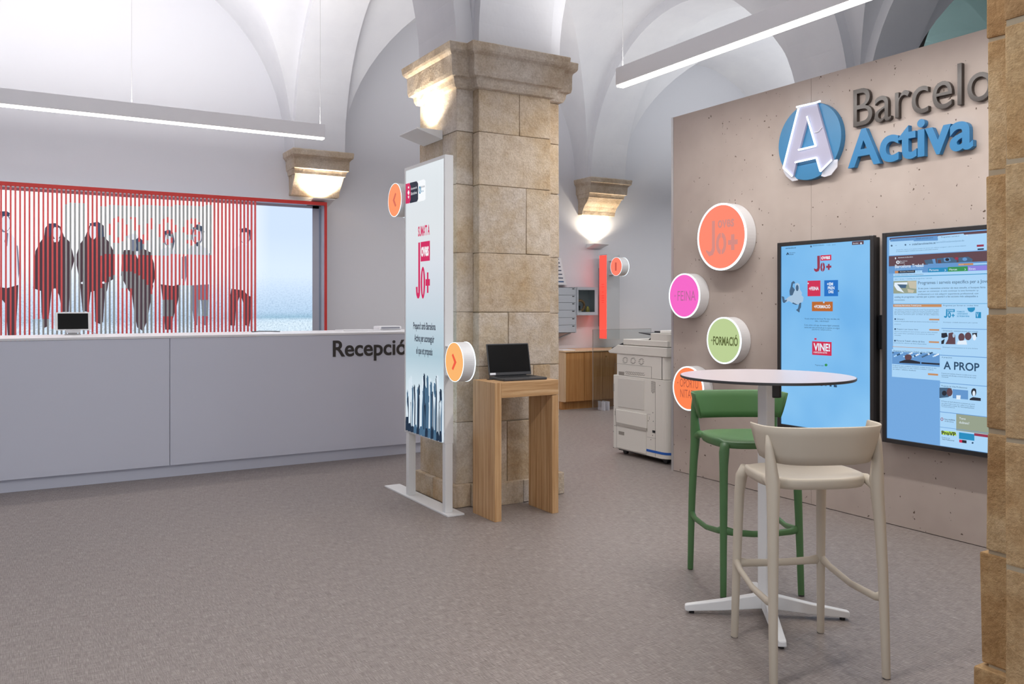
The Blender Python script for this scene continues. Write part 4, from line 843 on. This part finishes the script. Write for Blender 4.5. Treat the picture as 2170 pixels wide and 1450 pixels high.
# ------------------------------------------------------------------ bar stools
def stool(label, loc, ang, m):
    t = thing('bar_stool', label, 'bar stool', loc, rz=ang, group=None)
    O = (0, 0, 0)
    # seat: dished pad with rounded outline, deep rim
    NS = 40
    def out(k, sc=1.0, grow=0):
        a = 2*PI*k/NS; ca_, sa = math.cos(a), math.sin(a); e = .62
        x = .205*math.copysign(abs(ca_)**e, ca_)+.005; y = (.205+.006*(ca_ < 0)-.012*(ca_ > 0)*ca_)*math.copysign(abs(sa)**e, sa)
        return (x+grow*ca_)*sc, (y+grow*sa)*sc
    rings = []
    for sc, dz, gr in ((.02, -.020, 0), (.35, -.018, 0), (.62, -.012, 0), (.82, -.004, 0), (.93, .001, 0), (.985, -.001, 0), (1.0, -.010, 0), (1.0, -.026, -.001), (.975, -.040, -.002), (.88, -.044, 0), (.5, -.040, 0), (.02, -.040, 0)):
        rings.append([(out(k, sc, gr)[0], out(k, sc, gr)[1], .748+dz-(.010 if out(k)[0] > .15 and dz > -.03 and sc > .9 else 0)) for k in range(NS)])
    obj('seat', MB().loft(rings), m, t, smooth=True, org=O)
    # backrest: curved band, ends sweeping forward, leaning out towards the top
    def bp(s, v):                       # s -1..1 along, v 0..1 up
        a = s*PI/2; sy = math.copysign(abs(math.sin(a))**.75, a); cxx = abs(math.cos(a))**.62
        half = .208+.034*v; y = half*sy; x = -.075-.02*v-(.150+.004*v)*cxx-.012*(1-v)*0
        x += .035*(1-v)*(1-cxx)*0
        if abs(s) > .86: x += (abs(s)-.86)/.14*(.030*v)
        z = .805+.145*v+.016*(1-v)*abs(s)**3
        return x, y, z
    NB = 48; inner, outer = [], []
    def nrm(s):
        p, q = Vector(bp(max(-1, s-.02), .5)), Vector(bp(min(1, s+.02), .5)); d = (q-p); return Vector((-d.y, d.x, 0)).normalized()
    rings = []
    for i in range(NB+1):
        s = -1+2*i/NB; n_ = nrm(s); ring = []
        for v, o_ in ((0, 0), (.25, -.004), (.5, -.005), (.75, -.005), (.97, -.0045), (1, 0), (.97, .0045), (.75, .006), (.5, .007), (.25, .007), (0, .0045)):
            p = Vector(bp(s, v))+n_*o_; ring.append(tuple(p))
        rings.append(ring)
    obj('backrest', MB().loft(rings), m, t, smooth=True, org=O)
    for s_ in (1, -1):
        mb = MB(); mb.tube([(-.227, .222*s_, 0), (-.226, .222*s_, .006), (-.219, .220*s_, .20), (-.211, .217*s_, .40), (-.200, .212*s_, .58), (-.190, .207*s_, .69), (-.186, .207*s_, .74), (-.182, .212*s_, .80), (-.178, .218*s_, .87), (-.174, .222*s_, .915)],
                          [.0135, .0150, .0165, .0185, .0205, .0235, .0255, .021, .014, .006], 16, sq=(1.15, 1.0), up=(1, 0, 0))
        leg = obj('leg', mb, m, t, smooth=True, org=O)
        obj('foot_cap', MB().tube([(-.227, .222*s_, -.0), (-.227, .222*s_, .008)], .0145, 14), darkgrey, leg, org=O)
        mb = MB(); mb.tube([(.223, .192*s_, 0), (.222, .192*s_, .006), (.215, .189*s_, .20), (.206, .185*s_, .42), (.196, .181*s_, .62), (.186, .176*s_, .69), (.168, .166*s_, .728)],
                          [.0135, .0150, .0165, .0185, .0205, .0245, .022], 16, up=(1, 0, 0))
        leg = obj('leg', mb, m, t, smooth=True, org=O)
        obj('foot_cap', MB().tube([(.223, .192*s_, -.0), (.223, .192*s_, .008)], .0145, 14), darkgrey, leg, org=O)
        # side rail of the footrest, blended flat bar
        obj('stretcher', MB().tube([(-.215, .219*s_, .305), (-.16, .216*s_, .285), (0, .206*s_, .282), (.15, .196*s_, .305), (.210, .188*s_, .325)], [.019, .0135, .0125, .0135, .018], 12, sq=(1.1, .8), up=(0, 0, 1)), m, t, smooth=True, org=O)
        obj('seat_brace', MB().tube([(-.196, .207*s_, .66), (-.185, .204*s_, .715), (-.13, .196*s_, .733), (-.05, .19*s_, .730)], [.016, .022, .019, .012], 12), m, t, smooth=True, org=O)
    obj('footrest', MB().tube([(.208, -.188, .322), (.222, -.14, .312), (.232, -.05, .306), (.232, .05, .306), (.222, .14, .312), (.208, .188, .322)], [.019, .0145, .0135, .0135, .0145, .019], 12, sq=(1.15, .75), up=(0, 0, 1)), m, t, smooth=True, org=O)
    return t
stool('green moulded plastic bar stool behind the high table', (3.205, 3.052, 0), -2.035, mat('green_plastic', (86, 128, 80), .45))
stool('off-white moulded plastic bar stool in front of the high table', (2.7156, 2.2887, 0), 1.156, mat('bone_plastic', (204, 193, 176), .5))

# ------------------------------------------------------------------ copier beside the display wall
t = thing('photocopier', 'large off-white photocopier beside the end of the pitted wall', 'copier', (5.2, 5.95, 0))
CU, CV0, CV1 = 4.93, 5.60, 6.36
def body(z0, z1, v1=CV1, u0=CU, r=.085, inset=0):
    pts = [(u0+inset, v1), (u0+inset, CV0+r)]+[(u0+inset+r-r*math.cos(PI/2*k/8), CV0+inset+r-r*math.sin(PI/2*k/8)) for k in range(9)]+[(u0+.64, CV0+inset), (u0+.64, v1)]
    return MB().loft([[(x, y, z) for x, y in pts] for z in (z0, z1)])
obj('lower_body', body(.05, .745, 6.375), copier_w, t, bevel=.006)
obj('upper_body', body(.749, .945, 6.33, inset=.008), copier_w, t, bevel=.004)
obj('control_deck', MB().loft([[(x, y, z) for x, y in ((CU-.0, CV0+.02), (CU+.08, CV0-.01), (CU+.64, CV0-.01), (CU+.64, v1), (CU, v1))] for z, v1 in ((.947, 6.44), (.965, 6.46), (1.03, 6.31))]), copier_w, t, bevel=.006)
obj('scanner_lid', B(CU+.01, CU+.6, 5.62, 6.24, 1.035, 1.088), copier_w, t, bevel=.006)
obj('document_feeder', body(1.035, 1.152, 5.86, CU+.02, .06), copier_w, t, bevel=.006)
obj('feeder_lid', B(CU+.08, CU+.6, 5.62, 5.80, 1.153, 1.18), mat('warm_white_plastic', (238, 236, 232), .4), t, bevel=.006)
obj('feeder_tray', MB().add([(CU+.05, 5.88, 1.13), (CU+.5, 5.88, 1.13), (CU+.5, 6.06, 1.148), (CU+.05, 6.06, 1.148), (CU+.05, 5.88, 1.145), (CU+.5, 5.88, 1.145), (CU+.5, 6.06, 1.155), (CU+.05, 6.06, 1.155)], [(0, 1, 2, 3), (7, 6, 5, 4), (0, 4, 5, 1), (1, 5, 6, 2), (2, 6, 7, 3), (3, 7, 4, 0)]), darkgrey, t)
obj('tray_strut', MB().tube([(CU+.08, 5.95, 1.085), (CU+.08, 5.86, 1.14)], .007, 8), black, t)
obj('feeder_flap', B(CU+.1, CU+.4, 5.83, 5.90, 1.156, 1.170), black, t, bevel=.003)
obj('control_panel', MB().add([(CU+.02, 6.25, 1.036), (CU+.5, 6.25, 1.036), (CU+.5, 6.42, .985), (CU+.02, 6.42, .985), (CU+.02, 6.25, 1.052), (CU+.5, 6.25, 1.052), (CU+.5, 6.43, .995), (CU+.02, 6.43, .995)], [(0, 1, 2, 3), (7, 6, 5, 4), (0, 4, 5, 1), (1, 5, 6, 2), (2, 6, 7, 3), (3, 7, 4, 0)]), black, t)
P = Plane('U', CU, (1270, 690, 4.678)); Pi = Plane('U', CU+.008, (1270, 690, 4.678))
def seam(P, pts, w=1.6):
    mb = MB()
    for (a, b), (c, d) in zip(pts, pts[1:]):
        if abs(a-c) < 8: P.poly(mb, [(a-w/2, b), (a+w/2, b), (c+w/2, d), (c-w/2, d)], c=.0012)
        else: P.poly(mb, [(a, b-w/2), (c, d-w/2), (c, d+w/2), (a, b+w/2)], c=.0012)
    return mb
for q in ([(172, 960), (172, 1213), (468, 1285)], [(160, 820), (166, 1000)], [(472, 1105), (560, 1120)], [(555, 560), (555, 1300)], [(150, 845), (156, 845), (156, 890)], [(497, 905), (497, 935)], [(475, 880), (508, 880)]):
    obj('panel_seam', seam(P, q), copier_g, t)
obj('door', MB().prism([P.p(*q) for q in ((190, 520), (445, 545), (445, 840), (190, 805))], P.fr, 0, .006), copier_l, t, bevel=.003)
obj('manual_tray', MB().prism([P.p(*q) for q in ((176, 830), (476, 880), (476, 1040), (176, 980))], P.fr, 0, .012), copier_w, t, bevel=.004)
obj('door', MB().prism([P.p(*q) for q in ((176, 1000), (468, 1058), (468, 1275), (176, 1208))], P.fr, 0, .006), copier_w, t, bevel=.003)
mb = MB(); P.poly(mb, [(178, 956), (476, 1018), (476, 1044), (186, 985)], c=.0135); obj('tray_edge', mb, mat('tray_grey', (176, 170, 162), .5), t)
obj('grip_recess', P.rect(MB(), 198, 1045, 252, 1078, c=.0075), mat('recess_grey', (150, 144, 136), .6), t)
for q in ([(158, 375), (518, 410), (518, 540)], [(158, 375), (158, 490)]): obj('panel_seam', seam(Pi, q, 2), copier_g, t)
obj('grip_recess', Pi.rect(MB(), 194, 455, 246, 492, c=.002), mat('recess_grey', (150, 144, 136), .6), t)
for cx_ in (258, 336, 418):
    mb = MB()
    for k in range(10):
        a = 2*PI*k/10; x, y = cx_+20*math.cos(a), 345+(cx_-258)*.09+28*math.sin(a); Pi.poly(mb, [(x-9, y-2), (x+7, y-5), (x+7, y-1), (x-9, y+2)], c=.0015)
    obj('fan_grille', mb, copier_g, t)
mb = MB()
for k in range(22): x = 256+k*8.6; r_ = k % 2; Pi.poly(mb, [(x, 462+k*.8+r_*18), (x+16, 452+k*.8+r_*18), (x+16, 456+k*.8+r_*18), (x, 466+k*.8+r_*18)], c=.0015)
obj('vent_grille', mb, copier_g, t)
for x0, y0, n_ in ((514, 552, 12), (134, 575, 8)):
    mb = MB()
    for k in range(n_): y = y0+k*9.5; w_ = 38 if n_ == 12 else 16; P.poly(mb, [(x0, y), (x0+w_, y+6), (x0+w_, y+9), (x0, y+3)], c=.0012)
    obj('vent_grille', mb, copier_g, t)
mb = MB()
for x, y in ((143, 795), (156, 992), (141, 1210), (532, 865), (600, 595), (535, 950), (512, 1132), (485, 945), (530, 1090), (512, 1308), (532, 668), (140, 1050)): P.ell(mb, x, y, 3, 4, c=.002, n=8)
obj('screw', mb, darkgrey, t)
mb = MB(); P.rect(mb, 528, 1038, 556, 1062, c=.003); obj('latch', mb, black, t)
# blue stripe wraps the rounded corner near the foot
pts = [(CU-.0015, P.p(416, 1300)[0])]+[(CU-.0015, CV0+.085)]+[(CU-.0015+.0865-.0865*math.cos(PI/2*k/8), CV0-.0015+.0865-.0865*math.sin(PI/2*k/8)) for k in range(1, 9)]+[(CU+.3, CV0-.0015)]
obj('blue_stripe', MB().loft([[(x, y, z) for x, y in pts] for z in (.088, .110)], caps=False, closed=False), blue_p, t)
fv = FV(CV0)
mb = MB()
for k in range(5): mb.prism([(5.03, .905-k*.016), (5.10, .905-k*.016), (5.10, .901-k*.016), (5.03, .901-k*.016)], fv, 0, .002)
obj('vent_grille', mb, copier_g, t)
for z in (.60, .53, .86): obj('socket_panel', MB().prism([(5.035, z), (5.08, z), (5.08, z+.04 if z < .8 else z-.02), (5.035, z+.04 if z < .8 else z-.02)], fv, 0, .003), mat('socket_brown', (86, 72, 64), .5), t)
for x, y in ((CU+.07, 5.70), (CU+.07, 6.27), (CU+.55, 5.70), (CU+.55, 6.27)):
    c = obj('caster', MB().tube([(x-.014, y, .027), (x+.014, y, .027)], .027, 16), black, t)
    obj('caster_fork', B(x-.02, x+.02, y-.03, y+.03, .03, .056), darkgrey, c)
obj('base_frame', B(CU+.03, CU+.61, 5.64, 6.33, .035, .052), black, t)

# ------------------------------------------------------------------ low cabinet with brochures, lockers, wall sign
t = thing('low_cabinet', 'low beech cabinet with a pale end panel against the back wall', 'cabinet', (7.0, 9.6, 0))
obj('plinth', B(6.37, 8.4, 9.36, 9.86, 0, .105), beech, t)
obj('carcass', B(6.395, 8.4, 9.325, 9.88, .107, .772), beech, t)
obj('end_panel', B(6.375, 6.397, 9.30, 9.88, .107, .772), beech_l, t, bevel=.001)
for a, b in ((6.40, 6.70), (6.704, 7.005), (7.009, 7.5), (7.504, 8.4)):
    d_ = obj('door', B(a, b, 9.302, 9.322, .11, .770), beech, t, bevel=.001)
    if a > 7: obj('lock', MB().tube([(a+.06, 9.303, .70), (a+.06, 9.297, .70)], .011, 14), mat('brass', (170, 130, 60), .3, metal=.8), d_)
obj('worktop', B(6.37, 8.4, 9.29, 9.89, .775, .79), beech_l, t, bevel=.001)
tag(obj('leaflet_stack', B(6.10+.32, 6.62, 9.40, 9.62, .791, .80), white_solid, None, org=(6.5, 9.5, .79)), 'white leaflets lying on the pale end of the low cabinet', 'leaflets')

t = thing('key_locker', 'grey wall locker of six small numbered doors with keys', 'locker', (6.5, VW-.1, 1.03))
obj('locker_body', B(6.25, 6.835, 9.71, VW-.003, 1.02, 1.655), locker_d, t)
for k in range(6):
    z0 = 1.025+k*.1045
    d_ = obj('locker_door', B(6.255, 6.83, 9.695, 9.709, z0+.002, z0+.1025), locker_m, t, bevel=.001)
    x = 6.475
    obj('lock', MB().tube([(x, 9.695, z0+.06), (x, 9.683, z0+.06)], .014, 12), darkgrey, d_)
    if k: obj('key_fob', B(x-.002, x+.022, 9.680, 9.684, z0+.005, z0+.05), blue_p if k in (1, 4) else white_met, d_)
    obj('number_plate', B(6.775, 6.81, 9.692, 9.6945, z0+.082, z0+.094), darkgrey, d_)
obj('shelf_bracket', MB().tube([(6.78, 9.74, 1.015), (6.56, 9.88, .90)], .012, 6), locker_m, t)
obj('locker_end', B(6.8355, 6.85, 9.70, VW-.003, 1.02, 1.66), locker_m, t)
t = thing('wall_box', 'small grey wall box with a glass door, beside the key locker', 'wall box', (7.0, VW-.1, 1.29))
mb = MB()
X0_, X1_, Z0_, Z1_ = 6.856, 7.215, 1.265, 1.662
for a in ((X0_, X1_, Z0_, Z0_+.02), (X0_, X1_, Z1_-.02, Z1_), (X0_, X0_+.015, Z0_+.02, Z1_-.02), (X1_-.015, X1_, Z0_+.02, Z1_-.02)): mb.box(a[0], a[1], 9.70, VW-.003, a[2], a[3])
obj('box_body', mb, locker_m, t)
obj('box_back', B(X0_, X1_, VW-.02, VW-.004, Z0_, Z1_), locker_m, t)
mb = MB()
for a in ((X0_, X1_, Z0_, Z0_+.045), (X0_, X1_, Z1_-.04, Z1_), (X0_, X0_+.02, Z0_+.045, Z1_-.04), (X1_-.055, X1_, Z0_+.045, Z1_-.04)): mb.box(a[0], a[1], 9.688, 9.699, a[2], a[3])
d_ = obj('door_frame', mb, locker_m, t)
obj('pane', B(X0_+.02, X1_-.055, 9.692, 9.695, Z0_+.045, Z1_-.04), mat('clear_glass', (235, 240, 240), .02, trans=1), d_)
ring = MB(); c0 = (6.98, 9.80, 1.40)
ring.tube([(c0[0]+.075*math.cos(2*PI*k/24), c0[1], c0[2]+.075*math.sin(2*PI*k/24)) for k in range(25)], .018, 10)
tag(obj('tape_roll', ring, mat('kraft_tape', (176, 130, 80), .5), None, smooth=True, org=(6.98, 9.80, 1.307)), 'brown roll of tape standing inside the glass wall box', 'tape')
tag(obj('yellow_bottle', MB().tube([(7.10, 9.78, 1.286), (7.10, 9.78, 1.35), (7.095, 9.78, 1.385), (7.09, 9.78, 1.39)], [.03, .032, .018, .01], 14), mat('yellow_plastic', (196, 176, 60), .4), None, smooth=True, org=(7.10, 9.78, 1.286)), 'yellow bottle inside the glass wall box', 'bottle')
o = tag(obj('black_stapler', B(6.90, 6.95, 9.74, 9.78, 1.286, 1.40), black, None, bevel=.01, org=(6.925, 9.76, 1.286)), 'black gadget with a white tag inside the glass wall box', 'gadget')
obj('white_tag', B(6.90, 6.96, 9.733, 9.737, 1.29, 1.33), white_solid, o, org=(6.925, 9.76, 1.286))

t = thing('brochure_rack', 'rack of printed leaflets on the wall above the key locker', 'rack', (6.35, VW-.06, 1.70))
mb = MB(); fv = FV(VW-.004)
mb.prism([(6.1, 1.69), (6.79, 1.69), (6.69, 2.07), (6.1, 2.07)], fv, 0, .05)
obj('rack_back', mb, white_met, t, bevel=.002)
for k in range(7):
    z = 1.70+k*.053; e = 6.775-(z-1.69)*.26
    l_ = obj('leaflet', MB().prism([(6.11, z), (e, z), (e-.01, z+.05), (6.11, z+.05)], fv, .05, .053), white_solid, t)
    obj('printed_band', MB().prism([(6.11, z+.03), (e-.04, z+.03), (e-.04, z+.044 if k else z+.047), (6.11, z+.044 if k else z+.047)], fv, .053, .054), mat('band_navy', (52, 66, 92), .6) if k else mat('band_blue', (40, 92, 140), .6), l_)

t = thing('glowing_wall_sign', 'tall white wall box with a glowing red side and a disc numbered 1', 'wall sign', (7.4, 9.7, .92))
obj('sign_box', B(7.322, 7.555, 9.62, 9.79, .915, 2.135), mat('sign_box_grey', (196, 197, 200), .5), t, bevel=.003)
rf = mat('red_glow', (10, 10, 10), .4, emit=(255, 66, 54), es=1.9)
s = obj('glowing_side', B(7.316, 7.3215, 9.625, 9.785, .93, 2.12), rf, t)
mb = MB()
for zz, w_ in ((1.70, .03), (1.665, .03), (1.59, .018), (1.535, .035), (1.505, .035), (1.47, .035), (1.44, .025)): mb.box(7.3150, 7.3155, 9.705-w_, 9.705+w_, zz, zz+.012)
obj('lettering', mb, glow('red_lettering', (214, 74, 66)), s)
arrow_sign(t, 9.41, 1.95, .130, 7.33, 7.45, glow('coral_disc', (255, 128, 104), 1.05), glow('red_digit', (196, 82, 70)), '1', (9.48, 9.62), name='disc')
obj('wall_spacer', B(7.38, 7.50, 9.79, VW-.004, 1.1, 1.95), grey_m, t)

t = thing('glass_screen', 'clear standing glass screen in front of the low cabinet', 'glass screen', (7.1, 9.05, 0))
gl = mat('clear_glass', (235, 240, 240), .02, trans=1)
obj('pane', B(6.66, 7.66, 9.05, 9.056, .045, 1.08), gl, t)
mb = MB().box(6.657, 6.661, 9.048, 9.058, .045, 1.08); mb.box(6.657, 7.66, 9.048, 9.058, 1.079, 1.083)
obj('polished_edge', mb, mat('glass_edge', (150, 140, 132), .3), t)
for x in (6.80, 6.87): obj('foot', B(x, x+.012, 8.98, 9.13, 0, .12), mat('clear_acrylic', (232, 232, 240), .15, alpha=.6), t)
bpy.context.view_layer.update()
